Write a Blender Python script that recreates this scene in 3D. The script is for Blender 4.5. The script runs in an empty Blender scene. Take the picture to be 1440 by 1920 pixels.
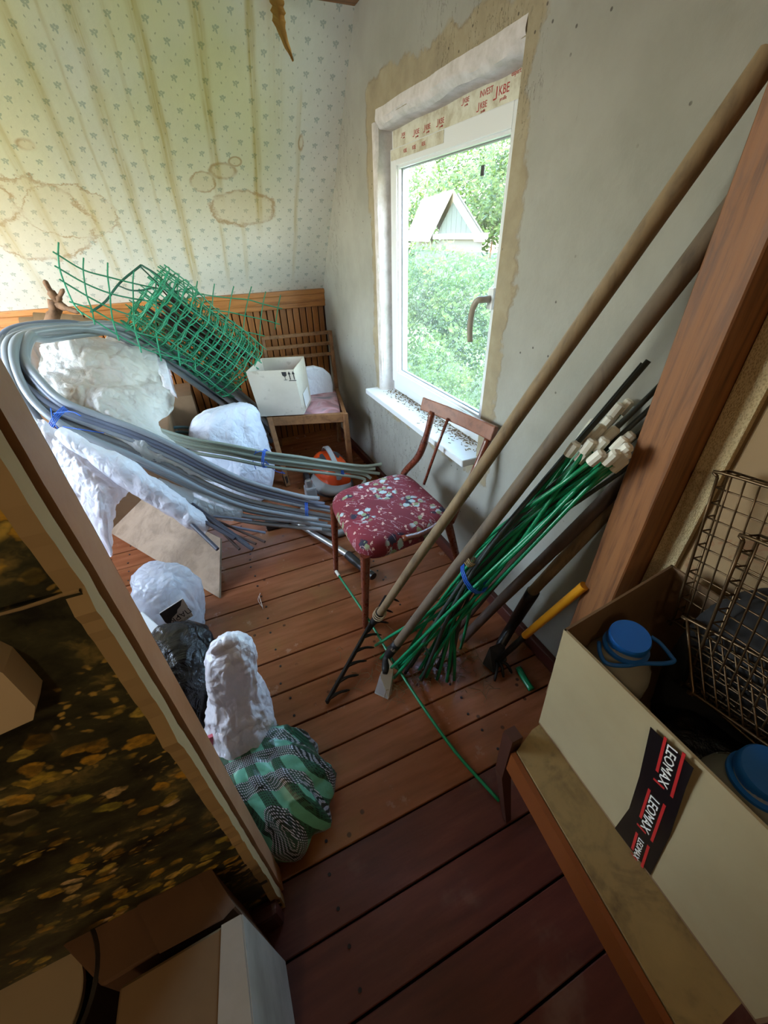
import bpy, bmesh, math, random
from mathutils import Vector, Matrix, noise
random.seed(7)
scn = bpy.context.scene
COL = scn.collection
PI = math.pi

# ------------------------------------------------------------------ camera
CAM = Vector((0, 0, 1.4))
_y, _p, _r, FPX = 0.40369179, 0.60667982, -0.02904744, 0.93873768 * 800
_f = Vector((math.sin(_y) * math.cos(_p), math.cos(_y) * math.cos(_p), -math.sin(_p)))
_rt = _f.cross(Vector((0, 0, 1))).normalized(); _up = _rt.cross(_f)
_c, _s = math.cos(_r), math.sin(_r)
R_ = _c * _rt + _s * _up; U_ = -_s * _rt + _c * _up
cd = bpy.data.cameras.new('camera'); cam = bpy.data.objects.new('camera', cd); COL.objects.link(cam)
cam.matrix_world = Matrix(((R_.x, U_.x, -_f.x, CAM.x), (R_.y, U_.y, -_f.y, CAM.y), (R_.z, U_.z, -_f.z, CAM.z), (0, 0, 0, 1)))
cd.sensor_fit = 'VERTICAL'; cd.sensor_height = 24; cd.lens = 24 * FPX / 1920
cd.clip_start = 0.02; cd.clip_end = 300
scn.camera = cam

# ------------------------------------------------------------------ sky, sun, lamps, exposure
w = bpy.data.worlds.new('world'); scn.world = w; w.use_nodes = True
wn = w.node_tree.nodes; wl = w.node_tree.links
bg = wn['Background']
sky = wn.new('ShaderNodeTexSky'); sky.sky_type = 'NISHITA'; sky.sun_disc = False
sky.sun_elevation = math.radians(50); sky.sun_rotation = math.radians(200); sky.air_density = 1.2; sky.dust_density = 1.5
wl.new(sky.outputs[0], bg.inputs[0]); bg.inputs[1].default_value = 1.25
sd = bpy.data.lights.new('sun', 'SUN'); sd.energy = 0.9; sd.angle = 0.01; sd.color = (1, 0.94, 0.82)
so = bpy.data.objects.new('sun', sd); COL.objects.link(so)
so.rotation_euler = Vector((0.35, -0.55, -0.75)).to_track_quat('-Z', 'Y').to_euler()
# portal in the window opening, guides the daylight
pd = bpy.data.lights.new('window_daylight_portal', 'AREA'); pd.shape = 'RECTANGLE'; pd.size = 1.2; pd.size_y = 1.0
pd.cycles.is_portal = True
po = bpy.data.objects.new('window_daylight_portal', pd); COL.objects.link(po)
po.location = (1.12, 1.7, 1.2); po.rotation_euler = Vector((-1, 0, 0)).to_track_quat('-Z', 'Y').to_euler()
# unseen bulb added as warm fill in the near room (behind the camera)
bd = bpy.data.lights.new('warm_fill_bulb', 'POINT'); bd.energy = 3.0; bd.color = (1.0, 0.76, 0.48); bd.shadow_soft_size = 0.06
bo = bpy.data.objects.new('warm_fill_bulb', bd); COL.objects.link(bo); bo.location = (-0.55, -1.0, 2.0)
# added fill light outside an invented left-wall window (hidden by the partition)
ad = bpy.data.lights.new('left_fill_light', 'AREA'); ad.shape = 'RECTANGLE'; ad.size = 1.1; ad.size_y = 1.0; ad.energy = 7.5; ad.color = (.98, 1.0, .9)
ao = bpy.data.objects.new('left_fill_light', ad); COL.objects.link(ao); ao.location = (-1.93, 2.0, 1.35)
ao.rotation_euler = Vector((1, 0, 0.0)).to_track_quat('-Z', 'Y').to_euler()
scn.view_settings.view_transform = 'Standard'; scn.view_settings.look = 'None'
scn.view_settings.gamma = 1.0; scn.view_settings.use_curve_mapping = False
scn.view_settings.exposure = 2.0

# ------------------------------------------------------------------ survey helper: sight line through (u,v) met with a plane of the room
def P(u, v, x=None, y=None, z=None):
    d = (u - 720) / FPX * R_ - (v - 960) / FPX * U_ + _f
    t = (x - CAM.x) / d.x if x is not None else (y - CAM.y) / d.y if y is not None else (z - CAM.z) / d.z
    return CAM + d * t

# ------------------------------------------------------------------ shader mini language
class S:
    def __init__(s, nt, o): s.nt, s.o = nt, o
    def _m(s, op, b=None, c=None, rev=False):
        n = s.nt.nodes.new('ShaderNodeMath'); n.operation = op
        seq = [s, b, c]
        if rev: seq = [b, s, c]
        for i, q in enumerate(seq):
            if q is None: continue
            if isinstance(q, S): s.nt.links.new(q.o, n.inputs[i])
            else: n.inputs[i].default_value = q
        return S(s.nt, n.outputs[0])
    def __add__(s, b): return s._m('ADD', b)
    __radd__ = __add__
    def __sub__(s, b): return s._m('SUBTRACT', b)
    def __rsub__(s, b): return s._m('SUBTRACT', b, rev=True)
    def __mul__(s, b): return s._m('MULTIPLY', b)
    __rmul__ = __mul__
    def __truediv__(s, b): return s._m('DIVIDE', b)
    def pw(s, b): return s._m('POWER', b)
    def abs(s): return s._m('ABSOLUTE')
    def sqrt(s): return s._m('SQRT')
    def fract(s): return s._m('FRACT')
    def floor(s): return s._m('FLOOR')
    def sin(s): return s._m('SINE')
    def max(s, b): return s._m('MAXIMUM', b)
    def min(s, b): return s._m('MINIMUM', b)
    def lt(s, b): return s._m('LESS_THAN', b)
    def gt(s, b): return s._m('GREATER_THAN', b)
    def ss(s, a, b):      # smoothstep a..b -> 0..1
        n = s.nt.nodes.new('ShaderNodeMapRange'); n.interpolation_type = 'SMOOTHSTEP'
        s.nt.links.new(s.o, n.inputs[0]); rev = a > b
        n.inputs[1].default_value = min(a, b); n.inputs[2].default_value = max(a, b)
        n.inputs[3].default_value = 1.0 if rev else 0.0; n.inputs[4].default_value = 0.0 if rev else 1.0
        return S(s.nt, n.outputs[0])

class Mat:
    def __init__(s, name, color=(.5, .5, .5), rough=0.6, **kw):
        s.m = bpy.data.materials.new(name); s.m.use_nodes = True
        s.nt = s.m.node_tree; s.b = s.nt.nodes['Principled BSDF']
        s.tc = s.nt.nodes.new('ShaderNodeTexCoord'); s.height = None
        s.set('Base Color', color); s.set('Roughness', rough)
        for k, v in kw.items(): s.set(k.replace('_', ' '), v)
    def set(s, k, v):
        i = s.b.inputs[k]
        if isinstance(v, S): s.nt.links.new(v.o, i)
        elif isinstance(v, (tuple, list)): i.default_value = (*v[:3], 1)
        else: i.default_value = v
    def co(s, scale=(1, 1, 1), rot=(0, 0, 0), loc=(0, 0, 0), src='Object'):
        n = s.nt.nodes.new('ShaderNodeMapping'); s.nt.links.new(s.tc.outputs[src], n.inputs[0])
        n.inputs['Scale'].default_value = scale; n.inputs['Rotation'].default_value = rot; n.inputs['Location'].default_value = loc
        return S(s.nt, n.outputs[0])
    def xyz(s, c):
        n = s.nt.nodes.new('ShaderNodeSeparateXYZ'); s.nt.links.new(c.o, n.inputs[0])
        return [S(s.nt, n.outputs[i]) for i in range(3)]
    def vec(s, x, y, z=0.0):
        n = s.nt.nodes.new('ShaderNodeCombineXYZ')
        for i, q in enumerate((x, y, z)):
            if isinstance(q, S): s.nt.links.new(q.o, n.inputs[i])
            else: n.inputs[i].default_value = q
        return S(s.nt, n.outputs[0])
    def noise(s, c, scale=5, detail=4, rough=.55, dist=0, color=False):
        n = s.nt.nodes.new('ShaderNodeTexNoise'); s.nt.links.new(c.o, n.inputs['Vector'])
        n.inputs['Scale'].default_value = scale; n.inputs['Detail'].default_value = detail
        n.inputs['Roughness'].default_value = rough; n.inputs['Distortion'].default_value = dist
        return S(s.nt, n.outputs[1 if color else 0])
    def voro(s, c, scale=5, out='Distance', rnd=1, feat='F1', dim='3D'):
        n = s.nt.nodes.new('ShaderNodeTexVoronoi'); n.feature = feat; n.voronoi_dimensions = dim; s.nt.links.new(c.o, n.inputs['Vector'])
        n.inputs['Scale'].default_value = scale; n.inputs['Randomness'].default_value = rnd
        return S(s.nt, n.outputs[out])
    def white(s, c):
        n = s.nt.nodes.new('ShaderNodeTexWhiteNoise'); s.nt.links.new(c.o, n.inputs['Vector']); return S(s.nt, n.outputs[0])
    def rnd(s):
        n = s.nt.nodes.new('ShaderNodeObjectInfo'); return S(s.nt, n.outputs['Random'])
    def ramp(s, f, stops):
        n = s.nt.nodes.new('ShaderNodeValToRGB'); s.nt.links.new(f.o, n.inputs[0]); e = n.color_ramp.elements
        while len(e) < len(stops): e.new(.5)
        for el, (p, c) in zip(e, stops): el.position = p; el.color = (*c, 1)
        return S(s.nt, n.outputs[0])
    def mix(s, f, a, b, mode='MIX'):
        n = s.nt.nodes.new('ShaderNodeMix'); n.data_type = 'RGBA'; n.blend_type = mode
        for i, q in ((0, f), (6, a), (7, b)):
            if isinstance(q, S): s.nt.links.new(q.o, n.inputs[i])
            elif i: n.inputs[i].default_value = (*q, 1)
            else: n.inputs[i].default_value = q
        return S(s.nt, n.outputs[2])
    def bump(s, h, dist=.01, strength=1.0):
        n = s.nt.nodes.new('ShaderNodeBump'); n.inputs['Distance'].default_value = dist; n.inputs['Strength'].default_value = strength
        s.nt.links.new(h.o, n.inputs['Height']); s.nt.links.new(n.outputs[0], s.b.inputs['Normal'])
    def translucent(s, color, fac=.35, clear=0.0):
        nt = s.nt; out = nt.nodes['Material Output']; t = nt.nodes.new('ShaderNodeBsdfTranslucent'); t.inputs[0].default_value = (*color, 1)
        m = nt.nodes.new('ShaderNodeMixShader'); m.inputs[0].default_value = fac
        nt.links.new(s.b.outputs[0], m.inputs[1]); nt.links.new(t.outputs[0], m.inputs[2]); last = m
        if clear:
            tr = nt.nodes.new('ShaderNodeBsdfTransparent'); m2 = nt.nodes.new('ShaderNodeMixShader'); m2.inputs[0].default_value = clear
            nt.links.new(m.outputs[0], m2.inputs[1]); nt.links.new(tr.outputs[0], m2.inputs[2]); last = m2
        nt.links.new(last.outputs[0], out.inputs[0])

# ------------------------------------------------------------------ geometry helpers
def org(o):            # world origin of a thing or part
    v = Vector((0, 0, 0))
    while o is not None: v = v + o.location; o = o.parent
    return v
class MB:
    def __init__(s): s.v, s.f, s.mi, s.uv = [], [], [], None
    def add(s, vs, fs, mi=0):
        n = len(s.v); s.v += [Vector(a) for a in vs]; s.f += [[i + n for i in f] for f in fs]; s.mi += [mi] * len(fs); return s
    def box(s, lo, hi, M=None, mi=0, bev=0):
        lo, hi = Vector(lo), Vector(hi)
        b = min(bev, *(0.49 * abs(hi[i] - lo[i]) for i in range(3)))
        if b > 0:
            bm = bmesh.new(); bmesh.ops.create_cube(bm, size=1)
            for q in bm.verts: q.co = Vector([lo[i] + (q.co[i] + .5) * (hi[i] - lo[i]) for i in range(3)])
            bmesh.ops.bevel(bm, geom=bm.edges[:], offset=b, segments=1 if bev < .004 else 2, affect='EDGES', profile=.6)
            bm.verts.index_update(); vs = [q.co.copy() for q in bm.verts]; fs = [[q.index for q in f.verts] for f in bm.faces]; bm.free()
        else:
            vs = [Vector((x, y, z)) for x in (lo.x, hi.x) for y in (lo.y, hi.y) for z in (lo.z, hi.z)]
            fs = [(0, 1, 3, 2), (4, 6, 7, 5), (0, 4, 5, 1), (2, 3, 7, 6), (0, 2, 6, 4), (1, 5, 7, 3)]
        if M is not None: vs = [M @ q for q in vs]
        return s.add(vs, fs, mi)
    def tube(s, pts, r, n=8, mi=0, cap=True, flat=None, closed=False):
        pts = [Vector(p) for p in pts]; k = len(pts)
        rs = r if isinstance(r, (list, tuple)) else [r] * k
        vs = []; up = None
        for i in range(k):
            if closed: t = pts[(i + 1) % k] - pts[i - 1]
            else: t = pts[min(i + 1, k - 1)] - pts[max(i - 1, 0)]
            if t.length < 1e-9: t = Vector((0, 0, 1))
            t.normalize()
            if up is None:
                up = Vector((0, 0, 1)) if abs(t.z) < .9 else Vector((1, 0, 0))
            up = up - t * up.dot(t)
            if up.length < 1e-6: up = t.orthogonal()
            up.normalize(); sd_ = t.cross(up)
            for j in range(n):
                a = 2 * PI * j / n + PI / n
                ca, sa = math.cos(a), math.sin(a)
                if flat: ca *= flat
                vs.append(pts[i] + rs[i] * (sa * up + ca * sd_))
        fs = []
        for i in range(k if closed else k - 1):
            i2 = (i + 1) % k
            for j in range(n): fs.append((i * n + j, i2 * n + j, i2 * n + (j + 1) % n, i * n + (j + 1) % n))
        if cap and not closed: fs += [list(range(n)), list(range((k - 1) * n, k * n))[::-1]]
        return s.add(vs, fs, mi)
    def lathe(s, prof, c=(0, 0, 0), n=24, M=None, mi=0):
        c = Vector(c); vs = []
        for r, z in prof:
            for j in range(n): a = 2 * PI * j / n; vs.append(Vector((r * math.cos(a), r * math.sin(a), z)))
        fs = [(i * n + j, i * n + (j + 1) % n, (i + 1) * n + (j + 1) % n, (i + 1) * n + j) for i in range(len(prof) - 1) for j in range(n)]
        if prof[0][0] > 1e-5: fs.append(list(range(n))[::-1])
        if prof[-1][0] > 1e-5: fs.append(list(range((len(prof) - 1) * n, len(prof) * n)))
        if M is not None: vs = [M @ q for q in vs]
        return s.add([q + c for q in vs], fs, mi)
    def prism(s, poly, d, mi=0):       # poly: 3D points, d: extrusion vector
        n = len(poly); poly = [Vector(p) for p in poly]; d = Vector(d)
        fs = [list(range(n))[::-1], list(range(n, 2 * n))] + [(i, (i + 1) % n, n + (i + 1) % n, n + i) for i in range(n)]
        return s.add(poly + [p + d for p in poly], fs, mi)
    def grid(s, rows, mi=0, closed=False):
        m = len(rows[0]); vs = [p for r in rows for p in r]; fs = []
        for i in range(len(rows) - 1):
            for j in range(m if closed else m - 1):
                j2 = (j + 1) % m; fs.append((i * m + j, i * m + j2, (i + 1) * m + j2, (i + 1) * m + j))
        return s.add(vs, fs, mi)
    def build(s, name, mats, parent=None, smooth=False, base=None, uv=None, fix=True):
        if not isinstance(mats, (list, tuple)): mats = [mats]
        o0 = org(parent) if parent is not None else (Vector(base) if base is not None else s.base())
        me = bpy.data.meshes.new(name); me.from_pydata([v - o0 for v in s.v], [], s.f)
        for m in mats: me.materials.append(m.m)
        for p, i in zip(me.polygons, s.mi): p.material_index = i; p.use_smooth = smooth is True
        if uv:
            ul = me.uv_layers.new(name='UVMap')
            for lp in me.loops: ul.data[lp.index].uv = uv(s.v[lp.vertex_index])
        me.validate()
        if fix:
            bm = bmesh.new(); bm.from_mesh(me); bmesh.ops.recalc_face_normals(bm, faces=bm.faces[:]); bm.to_mesh(me); bm.free()
        if smooth == 'auto':
            for p in me.polygons: p.use_smooth = True
            try: me.set_sharp_from_angle(angle=math.radians(38))
            except Exception: pass
        o = bpy.data.objects.new(name, me); COL.objects.link(o)
        if parent is not None: o.parent = parent
        else: o.location = o0
        return o
    def base(s):
        lo = [min(v[i] for v in s.v) for i in range(3)]; hi = [max(v[i] for v in s.v) for i in range(3)]
        return Vector(((lo[0] + hi[0]) / 2, (lo[1] + hi[1]) / 2, lo[2]))

def tag(o, label=None, cat=None, group=None, kind=None):
    if label: o['label'] = label
    if cat: o['category'] = cat
    if group: o['group'] = group
    if kind: o['kind'] = kind
    return o
def thing(name, label, cat, loc, group=None):
    o = bpy.data.objects.new(name, None); o.empty_display_size = .1; COL.objects.link(o); o.location = Vector(loc)
    return tag(o, label, cat, group)
def struct(name, loc=(0, 0, 0)):
    o = bpy.data.objects.new(name, None); COL.objects.link(o); o.location = loc; o['kind'] = 'structure'; return o
def bez(pts, n=8):     # catmull-rom through points
    pts = [Vector(p) for p in pts]; out = []
    q = [2 * pts[0] - pts[1]] + pts + [2 * pts[-1] - pts[-2]]
    for i in range(1, len(q) - 2):
        a, b, c, d = q[i - 1:i + 3]
        for k in range(n):
            t = k / n
            out.append(.5 * ((2 * b) + (c - a) * t + (2 * a - 5 * b + 4 * c - d) * t * t + (3 * b - a - 3 * c + d) * t ** 3))
    out.append(pts[-1]); return out
def crumple(p, sc=1.0, seed=0.0, st=(1, 1, .6)):      # paper-like folds: sharp ridges between broad facets
    q = Vector((p.x * st[0], p.y * st[1], p.z * st[2])) * sc * .8 + Vector((seed * 3.1, seed * 1.7, -seed * 2.3))
    q = q + noise.noise_vector(q * .9) * .5
    v = noise.noise(q * .6) * .9; a = .8; f = 1.0
    for k in range(3):
        q2 = q * f + Vector((5 * k, 9 * k, k)); q2 = q2 + noise.noise_vector(q2 * 1.2) * .35
        d = noise.voronoi(q2)[0]; v += (.36 - (d[1] - d[0])) * a; a *= .52; f *= 2.1
    return v
def patch(ctrl, nu=10, amp=.02, sc=6, seed=0, thick=0.0, edge=.0):
    rows = [bez(r, nu) for r in ctrl]
    cols = list(zip(*rows)); cols = [bez(c, nu) for c in cols]; rows = list(zip(*cols))
    rows = [list(r) for r in rows]; out = []
    for i, r in enumerate(rows):
        o = []
        for j, p in enumerate(r):
            a = rows[min(i + 1, len(rows) - 1)][j] - rows[max(i - 1, 0)][j]; b = r[min(j + 1, len(r) - 1)] - r[max(j - 1, 0)]
            nrm = b.cross(a)
            if nrm.length > 1e-9: nrm.normalize()
            o.append(p + nrm * amp * crumple(p, sc, seed) + (noise.noise_vector(p * 30) * edge if i in (0, len(rows) - 1) or j in (0, len(r) - 1) else Vector()))
        out.append(o)
    return out
def bag(secs, n=90, nz=16, amp=.02, sc=9, seed=0, pinch=0):  # secs: (cx,cy,cz,rx,ry,rot)
    path = [bez([Vector(s[:3]) for s in secs], nz), bez([Vector((s[3], s[4], s[5] if len(s) > 5 else 0)) for s in secs], nz)]
    rows = []
    for c, r in zip(*path):
        row = []
        for j in range(n):
            a = 2 * PI * j / n; ca, sa = math.cos(a), math.sin(a)
            ca = math.copysign(abs(ca) ** .85, ca); sa = math.copysign(abs(sa) ** .85, sa)
            x, y = max(r.x, .002) * ca, max(r.y, .002) * sa; cr, sr = math.cos(r.z), math.sin(r.z)
            d = Vector((x * cr - y * sr, x * sr + y * cr, 0)); p = c + d
            k = min(1, (abs(r.x) + abs(r.y)) / .12)
            g = math.sin(a * 9 + seed + 2.2 * noise.noise(Vector((c.z * 5, seed, a)))) * pinch
            row.append(p + d.normalized() * (amp * k * crumple(p, sc, seed) + g * k) + Vector((0, 0, amp * .6 * k * crumple(p + Vector((3, 3, 3)), sc, seed))))
        for q in row:
            if q.z < .004: q.z = .004
        rows.append(row)
    mb = MB(); mb.grid(rows, closed=True)
    m = len(mb.v); n0 = n
    mb.add([sum(rows[0], Vector()) / n, sum(rows[-1], Vector()) / n], [])
    for j in range(n): mb.f.append([j, (j + 1) % n, m]); mb.f.append([(len(rows) - 1) * n + (j + 1) % n, (len(rows) - 1) * n + j, m + 1]); mb.mi += [0, 0]
    return mb
def orient(p, q):      # matrix: local z from p to q
    d = (Vector(q) - Vector(p)); M = d.to_track_quat('Z', 'Y').to_matrix().to_4x4(); M.translation = Vector(p); return M

# ------------------------------------------------------------------ materials
def c(r, g, b):
    f = lambda v: (v / 255 / 12.92) if v / 255 <= .04045 else ((v / 255 + .055) / 1.055) ** 2.4
    return (f(r), f(g), f(b))
M = {}
def wood(name, a, b, rough=.5, scale=(18, 1.2, 18), dark=None, coat=0, rnd=.25, rot=(0, 0, 0)):
    m = Mat(name, a, rough); co = m.co(scale=scale, rot=rot); r = m.rnd()
    x, y, z = m.xyz(co); v = m.vec(x + r * 37, y + r * 11, z + r * 5)
    n = m.noise(v, 1.6, 6, .6, 1.2); n2 = m.noise(v, 9, 3, .6)
    f = n * .75 + n2 * .25
    col = m.ramp(f, [(.3, b), (.52, a), (.75, tuple(min(1, q * 1.25) for q in a))])
    if rnd: col = m.mix(r * rnd, col, tuple(q * .45 for q in a))
    m.set('Base Color', col); m.bump(f, .002, .5)
    m.set('Roughness', n2 * .3 + (rough - .15))
    if coat: m.set('Coat Weight', coat); m.set('Coat Roughness', .25)
    return m

# floor paint (worn gloss paint, two colours meet at the line of the old partition)
m = M['floor'] = Mat('floor_paint', rough=.35); co = m.co(); x, y, z = m.xyz(co); r = m.rnd()
gx, gy, gz = m.xyz(m.co(src='Object')); 
n1 = m.noise(m.vec(x * 1.2 + r * 20, y * 9 + r * 9, z), 3, 6, .6); n2 = m.noise(m.vec(x + r * 20, y, z), 3.2, 5, .6); n3 = m.noise(co, 60, 2, .5)
wear = n2.ss(.52, .68)
col = m.ramp(n1, [(.25, c(106, 62, 32)), (.5, c(134, 79, 49)), (.8, c(154, 98, 66))])
col = m.mix(wear * .55, col, c(134, 94, 52)); col = m.mix(r * .28, col, c(112, 60, 40))
dust = m.noise(co, 7, 7, .7).ss(.58, .78)
col = m.mix(dust * .3, col, c(186, 160, 140))
spot = m.voro(co, 9, dim='2D').ss(.07, .045) * m.noise(co, 3).ss(.5, .55)
col = m.mix(spot * .8, col, c(50, 28, 20))
m.set('Base Color', col); m.set('Roughness', n3 * .12 + dust * .25 + .17); m.bump(n1 * .5 + n2, .0025, .5)
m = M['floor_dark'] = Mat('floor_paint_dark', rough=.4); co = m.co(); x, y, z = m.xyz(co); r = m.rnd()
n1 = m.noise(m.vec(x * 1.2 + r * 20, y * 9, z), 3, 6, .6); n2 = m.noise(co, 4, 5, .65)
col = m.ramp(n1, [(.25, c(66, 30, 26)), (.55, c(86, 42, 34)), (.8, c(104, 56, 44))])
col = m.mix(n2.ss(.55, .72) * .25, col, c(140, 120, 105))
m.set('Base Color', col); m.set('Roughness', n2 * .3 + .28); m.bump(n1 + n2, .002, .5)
M['gap'] = Mat('floor_gap_dark', c(18, 12, 10), .95)
# plaster of the window wall, tan repair patch round the opening (object coords = world metres)
m = M['plaster'] = Mat('old_plaster', rough=.85); co = m.co(); x, y, z = m.xyz(co)
base = m.ramp(m.noise(co, 2.2, 6, .6), [(.3, c(138, 136, 126)), (.5, c(153, 151, 141)), (.75, c(166, 165, 156))])
wn_ = (m.noise(co, 7, 5, .65) - .5) * .16 + (m.noise(co, 2.1, 2, .5) - .5) * .16
d = ((y - 1.715).abs() - .485).max((z - 1.22).abs() - .60)
patchf = (d + wn_ - .09).ss(.012, -.008)
tan = m.ramp(m.noise(co, 9, 6, .65), [(.3, c(140, 126, 100)), (.5, c(156, 142, 112)), (.7, c(168, 157, 130))])
col = m.mix(patchf * .85, base, tan)
edge = ((d + wn_ - .09).abs()).ss(.012, 0) * m.noise(co, 6, 2).ss(.42, .58)
col = m.mix(edge * .45, col, c(132, 112, 82))
cr = (m.noise(m.vec(x, y * 3, z), 4, 5, .7) - .5).abs().ss(.006, .001) * m.noise(co, 1.7).ss(.53, .6)
col = m.mix(cr * .6, col, c(110, 98, 78))
fly = m.voro(m.vec(y, z), 12, dim='2D').ss(.05, .03) * m.noise(co, 2.7).ss(.52, .56)
col = m.mix(fly * .75, col, c(48, 40, 34))
grime = m.noise(co, 3.1, 6, .7).ss(.55, .75); low = z.ss(.6, .1)
col = m.mix(grime * .22 + low * .15, col, c(130, 124, 108))
m.set('Base Color', col); m.bump(m.noise(co, 14, 6, .6) + patchf * .6 - cr * .8, .006, .6)
m = M['reveal'] = Mat('fresh_plaster', rough=.85); co = m.co(); n = m.noise(co, 18, 6, .65)
m.set('Base Color', m.ramp(n, [(.3, c(190, 184, 178)), (.6, c(216, 210, 208))])); m.bump(n, .006, .6)
M['pvc'] = Mat('white_pvc', c(226, 230, 232), .28)
m = M['pvc_film'] = Mat('protective_film_worn', rough=.45); co = m.co(); n = m.noise(co, 13, 5, .7)
m.set('Base Color', m.ramp(n, [(.35, c(176, 166, 140)), (.5, c(206, 204, 186)), (.7, c(222, 222, 208))])); m.bump(n, .002, .4)
M['red_ink'] = Mat('red_print', c(168, 40, 34), .6); M['black_ink'] = Mat('black_print', c(38, 36, 38), .6); M['green_ink'] = Mat('green_print', c(60, 80, 62), .6)
M['white_ink'] = Mat('white_print', c(220, 218, 214), .6)
m = M['glass'] = Mat('dusty_glass', c(255, 255, 255), .02); nt = m.nt
out = nt.nodes['Material Output']; tr = nt.nodes.new('ShaderNodeBsdfTransparent'); gl = nt.nodes.new('ShaderNodeBsdfGlossy'); gl.inputs['Roughness'].default_value = .03
df = nt.nodes.new('ShaderNodeBsdfDiffuse'); df.inputs[0].default_value = (.9, .9, .86, 1)
co = m.co(); dustg = m.noise(co, 160, 3, .6).ss(.56, .7) * .07 + m.noise(co, 5, 4).ss(.4, .8) * .03 + .005
fr = nt.nodes.new('ShaderNodeLayerWeight'); fr.inputs[0].default_value = .12
m1 = nt.nodes.new('ShaderNodeMixShader'); m2 = nt.nodes.new('ShaderNodeMixShader')
nt.links.new((S(nt, fr.outputs['Facing']).pw(3) * .5).o, m1.inputs[0]); nt.links.new(tr.outputs[0], m1.inputs[1]); nt.links.new(gl.outputs[0], m1.inputs[2])
nt.links.new(dustg.o, m2.inputs[0]); nt.links.new(m1.outputs[0], m2.inputs[1]); nt.links.new(df.outputs[0], m2.inputs[2]); nt.links.new(m2.outputs[0], out.inputs[0])
m = M['condens'] = Mat('misted_lower_film', c(255, 255, 255), .1); nt = m.nt; out = nt.nodes['Material Output']
tr = nt.nodes.new('ShaderNodeBsdfTransparent'); tr.inputs[0].default_value = (.80, .86, .80, 1); df = nt.nodes.new('ShaderNodeBsdfTranslucent'); df.inputs[0].default_value = (.92, .97, 1, 1)
co = m.co(scale=(1, 1, .6)); dd = m.voro(co, 150).ss(.26, .14) * .16 + .01; mm = nt.nodes.new('ShaderNodeMixShader')
nt.links.new(dd.o, mm.inputs[0]); nt.links.new(tr.outputs[0], mm.inputs[1]); nt.links.new(df.outputs[0], mm.inputs[2]); nt.links.new(mm.outputs[0], out.inputs[0])

# wallpaper on the sloping ceiling; UV = metres (along wall, up the slope)
m = M['wallpaper'] = Mat('floral_wallpaper', rough=.7); uvc = m.co(src='UV'); u, v, _ = m.xyz(uvc)
paper = m.ramp(m.noise(uvc, 2, 4), [(.3, c(214, 216, 206)), (.7, c(226, 228, 220))])
tot = None
jn = m.noise(uvc, 55, 2, .5, color=True); jx, jy, _ = m.xyz(jn)
uj = u + (jx - .5) * .006; vj = v + (jy - .5) * .006
def motif(u0, v0, du, dv, blobs):
    global tot
    a = ((u - u0) / du + 100).fract() * du - du / 2; b = ((v - v0) / dv + 100).fract() * dv - dv / 2
    a = a + (jx - .5) * .007; b = b + (jy - .5) * .007; r_ = None
    for (bx, by, rx, ry, an) in blobs:
        ca, sa = math.cos(an), math.sin(an)
        e1 = ((a - bx) * ca + (b - by) * sa) / rx; e2 = ((b - by) * ca - (a - bx) * sa) / ry
        q = (e1 * e1 + e2 * e2).ss(1.25, .6)
        r_ = q if r_ is None else r_.max(q)
    return r_
leaf = [(-.008, .005, .008, .0045, 2.3), (.007, .006, .0065, .004, .7), (.001, -.004, .0035, .009, .2), (.0, .010, .005, .004, 0), (-.009, -.004, .004, .003, .3)]
DU, DV = .125, .11
sprig = motif(.258, 1.167, DU, DV, leaf).max(motif(.258 + DU / 2, 1.167 + DV / 2, DU, DV, leaf))
dots = [(0, 0, .0028, .0045, .4), (.022, .02, .0025, .004, -.4), (-.02, .024, .0022, .004, .2)]
dot = motif(.258 + DU * .5, 1.167, DU / 1.0, DV, dots).max(motif(.258, 1.167 + DV * .52, DU, DV, dots))
stk = None
for (u0, wd, top, bot, st) in ((-.315, .035, 3, .1, .55), (-.11, .04, 3, .2, .62), (.10, .04, 3, .05, .75), (.315, .035, 3, .62, .75), (.30, .02, .5, .1, .5), (.518, .03, 3, .45, .85), (.73, .018, 1.1, .1, .5), (-.52, .03, 3, .2, .5), (.62, .05, 3, .9, .25), (.42, .02, .5, .1, .4), (-.72, .04, 3, .0, .5), (.0, .012, 3, .5, .35), (-.21, .012, 3, .3, .35)):
    wob = (m.noise(m.vec(u * 4, v * 3, u0 * 10), 2, 3) - .5) * .03
    q = ((u + wob - u0).abs()).ss(wd, wd * .15) * v.ss(bot - .08, bot + .15) * v.ss(top + .05, top - .05) * st
    stk = q if stk is None else stk.max(q)
fine = m.noise(m.vec(u * 40, v * 1.6), 1.5, 4, .6).ss(.35, .7); stk = stk * (fine * .7 + .35)
yel_light = m.noise(m.vec(u * 1.2, v * .7), 1.4, 3).ss(.25, .6) * v.ss(.25, 1.1) * u.ss(.8, .45)  # yellow-green light on the upper left, put into the paper colour
nw = (m.noise(uvc, 11, 6, .75) - .5) * 1.5
def ring(u0, v0, ru, rv, wd=.14, sc=.55, w2=.28):
    e = (((u - u0) / ru) * ((u - u0) / ru) + ((v - v0) / rv) * ((v - v0) / rv)).sqrt() + nw * sc
    return (e - 1).abs().ss(wd, 0), e.ss(1.02, .9) * w2
rings = None; fills = None
for a in ((.43, .575, .17, .095), (.345, .765, .06, .035, .3), (.24, .71, .06, .05, .15), (.41, .81, .03, .02, .3), (-.45, .85, .03, .02, .5), (-.60, .52, .27, .2, .08), (-.40, .56, .2, .13, .05), (.745, .905, .012, .03, .5), (-.8, .62, .2, .12, .1)):
    r_, f_ = ring(*a[:4], wd=a[4] if len(a) > 4 else .13)
    rings = r_ if rings is None else rings.max(r_); fills = f_ if fills is None else fills.max(f_)
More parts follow.
